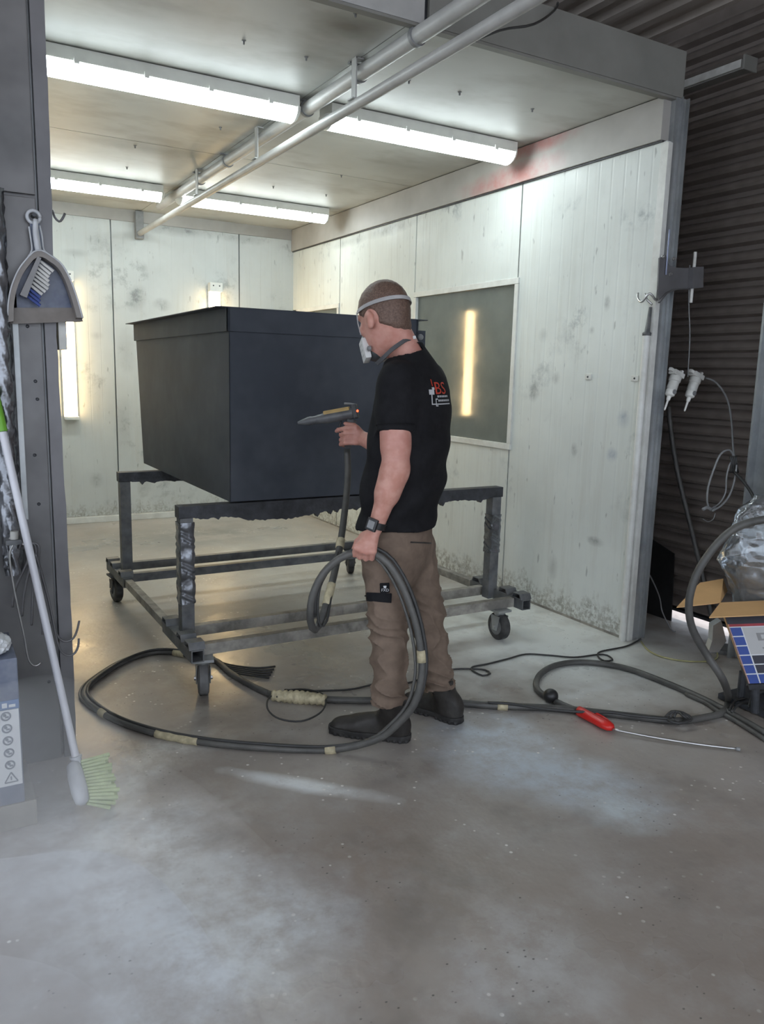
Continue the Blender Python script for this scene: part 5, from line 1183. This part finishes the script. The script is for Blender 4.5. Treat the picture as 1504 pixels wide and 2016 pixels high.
# boots
M_BOOT = simple('dark_leather', (0.021, 0.018, 0.016), 0.55, 0, 0.3, 14, 0.2, 60, dust=((0.085, 0.08, 0.072), 0.4)); M_SOLE = simple('boot_sole', (0.016, 0.015, 0.015), 0.65, 0, 0.2, 30, dust=((0.09, 0.085, 0.08), 0.3))
for h_, t2, a_, nm in ((hlL, toL, ANL, 'l'), (hlR, toR, ANR, 'r')):
    ax_ = (t2 - h_) / np.linalg.norm(t2 - h_); L_ = np.linalg.norm(t2 - h_); sd_ = np.cross(UP, ax_); B_ = np.array([ax_, sd_, UP])
    top = np.array([*(h_ + ax_ * 0.030)[:2], 0.0])
    def foot2(P):
        s = (P - h_) @ ax_; l = (P - h_) @ sd_; s_ = np.clip(s, 0, L_); w = np.interp(s_ / L_, [0, 0.3, 0.7, 1.0], [0.037, 0.035, 0.048, 0.040]); return np.hypot(s - s_, l) - w
    def boot_f(P):
        hgt = np.interp(((P - h_) @ ax_) / L_, [-0.2, 0.0, 0.25, 0.5, 0.8, 1.15], [0.10, 0.10, 0.115, 0.10, 0.078, 0.055])
        d = smax(foot2(P), P[:, 2] - hgt, 0.05)
        sh = rc(P, top + UP * 0.07, a_ + UP * 0.045, 0.051, 0.048)
        sh = np.maximum(sh, P[:, 2] - (a_[2] + 0.055))
        d = smin(d, sh, 0.035) + 0.0015 * wob(P, 90, 1.0)
        return smax(d, 0.027 - P[:, 2], 0.004)
    def sole_f(P):
        tr_d = 0.002 * np.sign(np.sin(((P - h_) @ ax_) * 260)); low = P[:, 2] < 0.012
        s = (P - h_) @ ax_
        d = foot2(P) - 0.0045 + np.where(low, tr_d, 0)
        arch_ = np.where((s > L_ * 0.30) & (s < L_ * 0.45), 0.010 - P[:, 2], -1)
        return np.maximum(np.maximum(d, np.maximum(P[:, 2] - 0.030, 0.0005 - P[:, 2])), arch_)
    lo, hi = bounds([h_, t2, a_, h_ + UP * 0.2], 0.075); lo[2] = -0.02
    b_ = obj('boot', net(boot_f, lo, hi, 0.0045), M_BOOT, person, True)
    lo2, hi2 = bounds([h_, t2], 0.07); lo2[2] = -0.012; hi2[2] = 0.05
    obj('sole', net(sole_f, lo2, hi2, 0.003), M_SOLE, b_, 40)
    bm = NB(); q = Vector(a_) - Vector(ax_) * 0.058 + Vector((0, 0, 0.02)); box(bm, q, (0.012, 0.02, 0.04), Matrix((Vector(ax_), Vector(sd_), Vector((0, 0, 1)))).transposed(), 0, 0.002); obj('pull_tab', bm, M_BOOT, b_)
# respirator
M_MASK = simple('mask_rubber', (0.055, 0.058, 0.062), 0.45); M_FILT = simple('filter_white', (0.62, 0.62, 0.61), 0.5, 0, 0.06); M_STRAP = simple('strap_grey', (0.42, 0.41, 0.41), 0.7); M_STRAPD = simple('strap_dark', (0.075, 0.075, 0.08), 0.7)
def mask_f(P):
    d = smin(ell(P, hp(0.098, 0, -0.085), HB, (0.044, 0.050, 0.055)), rc(P, hp(0.11, 0, -0.03), hp(0.12, 0, -0.06), 0.014, 0.022), 0.02)
    return smin(d, ell(P, hp(0.075, 0, -0.130), HB, (0.045, 0.042, 0.026)), 0.02)
mask = obj('respirator', net(mask_f, hp(0.09, 0, -0.09) - 0.12, hp(0.09, 0, -0.09) + 0.12, 0.004), M_MASK, person, True)
fc = man(719, 690, -0.035); nrm = (Vector(HL) * 0.80 + Vector(HF) * 0.45).normalized(); sx_ = Vector(HU).cross(nrm).normalized(); uy = nrm.cross(sx_)
rotf = Matrix((sx_, uy, nrm)).transposed()
bm = NB(); box(bm, fc, (0.066, 0.080, 0.024), rotf, 0, 0.007); obj('filter', bm, M_FILT, mask, 40)
bm = NB(); box(bm, fc - nrm * 0.018, (0.05, 0.06, 0.02), rotf, 0, 0.005); obj('filter_mount', bm, M_MASK, mask)
for i in range(3): 
    bm = NB(); box(bm, fc + nrm * 0.0122 + uy * (0.02 - 0.02 * i), (0.030, 0.004, 0.001), rotf); obj('filter_slot', bm, M_STRAP, mask)
mir = lambda p: Vector(p) - Vector(HL) * 2 * ((Vector(p) - Vector(Hc)).dot(Vector(HL)))
nm2 = nrm - Vector(HL) * 2 * nrm.dot(Vector(HL)); sx2 = Vector(HU).cross(nm2).normalized(); rot2 = Matrix((sx2, nm2.cross(sx2), nm2)).transposed()
bm = NB(); box(bm, mir(fc), (0.066, 0.080, 0.024), rot2, 0, 0.007); obj('filter', bm, M_FILT, mask, 40)
bm = NB(); lathe(bm, fc - nrm * 0.01 + sx_ * (0.05 if (sx_.dot(Vector(CM[0])) > 0) else -0.05) - uy * 0.012, nrm, [(0, 0.010), (0.01, 0.010), (0.013, 0.006)], 12); obj('valve_cap', bm, M_GREYP, mask, 40)
def ribbon(name, pts, nrms, w, th, mat, par):
    bm = NB(); P_ = [Vector(p) for p in pts]; R_ = []
    for i in range(len(P_)):
        d_ = (P_[min(i + 1, len(P_) - 1)] - P_[max(i - 1, 0)]).normalized(); n_ = (Vector(nrms[i]) - d_ * Vector(nrms[i]).dot(d_)).normalized(); s_ = d_.cross(n_)
        R_.append([P_[i] + s_ * w / 2 + n_ * th, P_[i] - s_ * w / 2 + n_ * th, P_[i] - s_ * w / 2 - n_ * th * .2, P_[i] + s_ * w / 2 - n_ * th * .2])
    rings(bm, R_); return obj(name, bm, mat, par)
pts = []; nr = []
for a in np.linspace(math.radians(52), math.radians(308), 50):
    f_ = math.cos(a); u_ = 0.017 + 0.010 * f_
    for _ in range(2):
        s_ = math.sqrt(max(0.05, 1 - (u_ / 0.116) ** 2)); 
    pts.append(hp(0.1135 * f_ * s_, 0.0905 * math.sin(a) * s_, u_)); nr.append(pts[-1] - Hc)
ribbon('head_strap', pts, nr, 0.014, 0.0022, M_STRAP, mask)
for s in (-1, 1):
    q = [hp(0.063, s * 0.077, 0.022), hp(0.074, s * 0.073, -0.015), hp(0.085, s * 0.062, -0.055)]
    ribbon('side_strap', q, [HL * s + HF * 0.4] * 3, 0.006, 0.002, M_STRAP, mask)
q = spline([man(742, 716, -0.085), man(755, 704, -0.118), man(772, 688, -0.128), man(790, 675, -0.128), man(800, 669, -0.120), man(811, 667, -0.095)], 0.008); ribbon('neck_strap', q, [p - Vector(mn(800, 690, -0.05)) for p in q], 0.015, 0.0025, M_STRAPD, mask)
bm = NB(); box(bm, man(813, 667, -0.085), (0.03, 0.012, 0.018), rotf, 0, 0.003); obj('buckle', bm, M_FILT, mask)
# wristwatch
wa = Vector(WL - EL).normalized(); wc = Vector(WL) - wa * 0.004; u_, v_, _ = basis(wa)
watch = obj('wristwatch', rings(NB(), [[wc + wa * t_ + (u_ * math.cos(k * math.pi / 12) + v_ * math.sin(k * math.pi / 12)) * r for k in range(24)] for t_, r in ((-0.012, 0.031), (-0.012, 0.0345), (0.012, 0.0345), (0.012, 0.031))]), M_BLACKP, person, 40)
wn_ = (Vector(CP) - wc).normalized(); wn_ = (wn_ - wa * wn_.dot(wa)).normalized() * 0.85 - Vector(CM[0]) * 0.45; wn_ = (wn_ - wa * wn_.dot(wa)).normalized(); ws = wa.cross(wn_)
rw = Matrix((ws, wa, wn_)).transposed()
bm = NB(); box(bm, wc + wn_ * 0.037, (0.042, 0.046, 0.014), rw, 0, 0.006); obj('watch_case', bm, M_BLACKP, watch)
bm = NB(); box(bm, wc + wn_ * 0.0448, (0.026, 0.028, 0.002), rw, 0, 0.001); obj('watch_face', bm, M_GREYP, watch)
# printed and sewn details laid on the cloth
def bvh_of(me): return BVHTree.FromPolygons([v.co.copy() for v in me.vertices], [tuple(p.vertices) for p in me.polygons])
TB = bvh_of(trou_me); SB = bvh_of(shirt_me)
def lay(bv, quad, nx, ny, lift):
    """grid laid on a surface: quad of pixel corners seen from the camera"""
    bm = NB(); V = []
    for i in range(nx + 1):
        for j in range(ny + 1):
            a, b = i / nx, j / ny
            px = (quad[0][0] * (1 - a) + quad[1][0] * a) * (1 - b) + (quad[3][0] * (1 - a) + quad[2][0] * a) * b
            py = (quad[0][1] * (1 - a) + quad[1][1] * a) * (1 - b) + (quad[3][1] * (1 - a) + quad[2][1] * a) * b
            d_ = Vector(ray(px, py)).normalized(); h_ = bv.ray_cast(Vector(CP), d_)
            V.append((h_[0], h_[1]) if h_[0] is not None else None)
    top = [bm.verts.new(v[0] + v[1] * lift) if v else None for v in V]; bot = [bm.verts.new(v[0] + v[1] * 0.0002) if v else None for v in V]
    for i in range(nx):
        for j in range(ny):
            k = [i * (ny + 1) + j, (i + 1) * (ny + 1) + j, (i + 1) * (ny + 1) + j + 1, i * (ny + 1) + j + 1]
            if all(top[m] for m in k): bm.faces.new([top[m] for m in k]); bm.faces.new([bot[m] for m in k[::-1]])
    return bm
obj('pocket_band', lay(TB, [(719, 1166), (771, 1168), (770, 1187), (720, 1182)], 16, 6, 0.004), M_SHIRT, trou, True)
tagm = obj('pocket_tag', lay(TB, [(748, 1148), (766, 1147), (767, 1166), (749, 1168)], 8, 8, 0.005), M_SHIRT, trou, True)
obj('back_pocket_seam', lay(TB, [(808, 1066), (848, 1068), (848, 1070.5), (808, 1068.5)], 12, 1, 0.003), M_BOOT, trou, True)
def put_text(txt, size, bv, O, right, up, outw, mat, par, name, lift=0.003, xs=1.0):
    me = text_mesh(txt, size)
    for v in me.vertices:
        p = O + right * v.co.x * xs + up * v.co.y; h_ = bv.ray_cast(p + outw * 0.2, -outw)
        v.co = (h_[0] + outw * lift) if h_[0] is not None else p
    return obj(name, me, mat, par)
def surf(bv, px, py): h_ = bv.ray_cast(Vector(CP), Vector(ray(px, py)).normalized()); return h_[0], h_[1]
M_INKW = simple('white_ink', (0.60, 0.61, 0.63), 0.6); M_INKR = simple('red_ink', (0.55, 0.055, 0.03), 0.6)
O_, n_ = surf(TB, 750.5, 1164); ow = -Vector(CM[2]); rt = Vector(CM[0]); upv = Vector(CM[1])
put_text('FXD', 0.0150, TB, O_, rt, upv, ow, M_INKW, tagm, 'tag_lettering', 0.007)
bm = lay(TB, [(755, 1152), (761, 1152), (760, 1157), (756, 1157)], 3, 3, 0.0062); obj('tag_emblem', bm, M_INKW, tagm)
crh = Vector((CM[0][0], CM[0][1], 0)).normalized(); nh = Vector((MN.x, MN.y, 0)).normalized()
ow = (crh * 0.72 - nh * 0.69).normalized(); rt = Vector((0, 0, 1)).cross(ow).normalized(); upv = Vector((0, 0, 1))
O_, n_ = surf(SB, 849, 797); K = 0.00195 / rt.dot(crh)
put_text('BS', 0.062, SB, O_ + rt * (8.5 * K) + upv * 0.038, rt, upv, ow, M_INKR, shirt, 'print_letters', 0.003, 1.5)
def strip(u0, u1, v0, v1, mat, nm, nseg=10):
    bm = NB(); a = []
    for i in range(nseg + 1):
        for v in (v0, v1):
            p = O_ + rt * (u0 + (u1 - u0) * i / nseg) + upv * v; h_ = SB.ray_cast(p + ow * 0.2, -ow); a.append(bm.verts.new((h_[0] + ow * 0.003) if h_[0] is not None else p))
    for i in range(nseg): bm.faces.new((a[2 * i], a[2 * i + 2], a[2 * i + 3], a[2 * i + 1]))
    obj(nm, bm, mat, shirt)
strip(0.0, 0.15, 0.000, 0.004, M_INKW, 'print_rule'); strip(0.0, 0.006, 0.004, 0.040, M_INKW, 'print_icon_stem', 2); strip(-0.012, 0.020, 0.036, 0.054, M_INKW, 'print_icon_gun', 3); strip(0.008, 0.024, 0.054, 0.062, M_INKW, 'print_icon_gun', 3)
for k in range(6): strip(0.040 + 0.016 * k, 0.051 + 0.016 * k, 0.026, 0.033, M_INKW, 'print_small_text', 2)
for k in range(7): strip(0.045 + 0.015 * k, 0.056 + 0.015 * k, 0.011, 0.018, M_INKW, 'print_small_text', 2)
strip(0.026, 0.031, -0.006, 0.022, M_INKW, 'print_icon_cup', 2); strip(0.031, 0.042, 0.018, 0.022, M_INKW, 'print_icon_cup', 2); strip(0.031, 0.042, -0.006, -0.002, M_INKW, 'print_icon_cup', 2)
strip(0.012, 0.018, 0.066, 0.090, M_INKR, 'print_splash', 2)

# ================================================================== spray gun in his right hand
gun = thing('spray_gun', 'yellow and dark grey electrostatic powder gun held out in his right hand', 'spray gun', man(690, 850, 0.31))
g0, g1 = man(702, 812, 0.31), man(586, 833, 0.33); ga = (g1 - g0).normalized(); GL = (g1 - g0).length; gu = (Vector((0, 0, 1)) - ga * ga.z).normalized(); gs = ga.cross(gu)
rg = Matrix((ga, gs, gu)).transposed()
M_GUN = simple('gun_grey', (0.085, 0.088, 0.095), 0.4, 0, 0.15, 20, dust=((0.20, 0.20, 0.20), 0.4)); M_GUNY = simple('gun_yellow', (0.42, 0.27, 0.07), 0.4, 0, 0.15, 20)
bm = NB(); lathe(bm, g0 + ga * 0.012, ga, [(0, 0.020), (0.004, 0.024), (GL * 0.48, 0.024), (GL * 0.56, 0.020), (GL * 0.60, 0.020), (GL * 0.62, 0.018), (GL * 0.70, 0.017), (GL * 0.72, 0.019), (GL * 0.78, 0.018), (GL * 0.90, 0.010), (GL * 0.95, 0.006)], 18); obj('gun_barrel', bm, M_GUN, gun, 40)
bm = NB(); box(bm, g0 + ga * (GL * 0.32) + gu * 0.020, (GL * 0.44, 0.036, 0.020), rg, 0, 0.005); obj('top_cover', bm, M_GUNY, gun)
bm = NB(); box(bm, g0 + ga * 0.004 + gu * 0.006, (0.022, 0.046, 0.060), rg, 0, 0.006); obj('rear_cap', bm, M_BLACKP, gun)
bm = NB(); tube(bm, [g0 - ga * 0.002 + gu * 0.032, g0 + ga * 0.018 + gu * 0.040, g0 + ga * 0.045 + gu * 0.046], 0.0042, 8, 0.01); obj('hanger_hook', bm, M_GREYP, gun, True)
bm = NB(); ball(bm, g0 + gu * 0.006 - ga * 0.006 + gs * (0.018 if gs.dot(Vector(CM[2])) < 0 else -0.018), (0.0058,) * 3, None, 10); obj('indicator_light', bm, simple('red_led', (0.6, 0.02, 0.01), 0.4, emit=(1.0, 0.06, 0.02), estr=6.0), gun, True)
bm = NB(); hd_ = (GH - man(692, 826, 0.31)).normalized(); hs_ = hd_.cross(gs).normalized(); R_ = []
for t_, w, h in ((0, 0.017, 0.022), (0.03, 0.016, 0.019), (0.09, 0.015, 0.018), (0.115, 0.016, 0.019), (0.122, 0.012, 0.014)):
    c_ = man(692, 826, 0.31) + hd_ * t_; R_.append([c_ + gs * math.cos(k * math.pi / 7) * w + hs_ * math.sin(k * math.pi / 7) * h for k in range(14)])
rings(bm, R_); obj('gun_handle', bm, M_GUN, gun, True)
bm = NB(); tube(bm, [man(672, 828, 0.315), man(669, 840, 0.315), man(673, 854, 0.315)], 0.004, 8, 0.008); obj('trigger', bm, M_BLACKP, gun, True)

# ================================================================== drifting powder haze low on the left
def haze_mat(name, dens):
    t = NT(name); t.n.remove(t.b)
    v = t.n.new('ShaderNodeVolumeScatter'); v.inputs['Color'].default_value = (0.95, 0.97, 1.0, 1); v.inputs['Density'].default_value = dens
    t.l.new(v.outputs[0], t.n['Material Output'].inputs['Volume']); return t.m
HZ = haze_mat('powder_haze', 0.32); HZ2 = haze_mat('thin_powder_haze', 0.17)
hz = thing('powder_haze', 'pale drifting powder haze low over the floor at the left', 'haze', (0.1, 1.6, 0.0)); hz['kind'] = 'stuff'
for c_, r_ in (((0.05, 1.45, -0.90), (1.10, 1.48, 1.36)), ((0.05, 1.42, -0.90), (0.92, 1.22, 1.30)), ((0.02, 1.30, -0.30), (0.58, 0.78, 0.84)), ((-0.02, 1.25, -0.20), (0.40, 0.56, 0.58)), ((0.08, 1.95, 0.15), (0.38, 0.60, 0.54))):
    bm = NB(); bmesh.ops.create_icosphere(bm, subdivisions=5, radius=1.0)
    for v in bm.verts:
        k = 1 + 0.10 * math.sin(5 * v.co.x + 3 * v.co.z + c_[1] * 9) * math.cos(4 * v.co.y + c_[0] * 20)
        v.co = Vector((c_[0] + v.co.x * r_[0] * k, c_[1] + v.co.y * r_[1] * k, max(0.003, c_[2] + v.co.z * r_[2] * k)))
    obj('haze_puff', bm, HZ2 if r_[0] > 0.7 else HZ, hz, True)
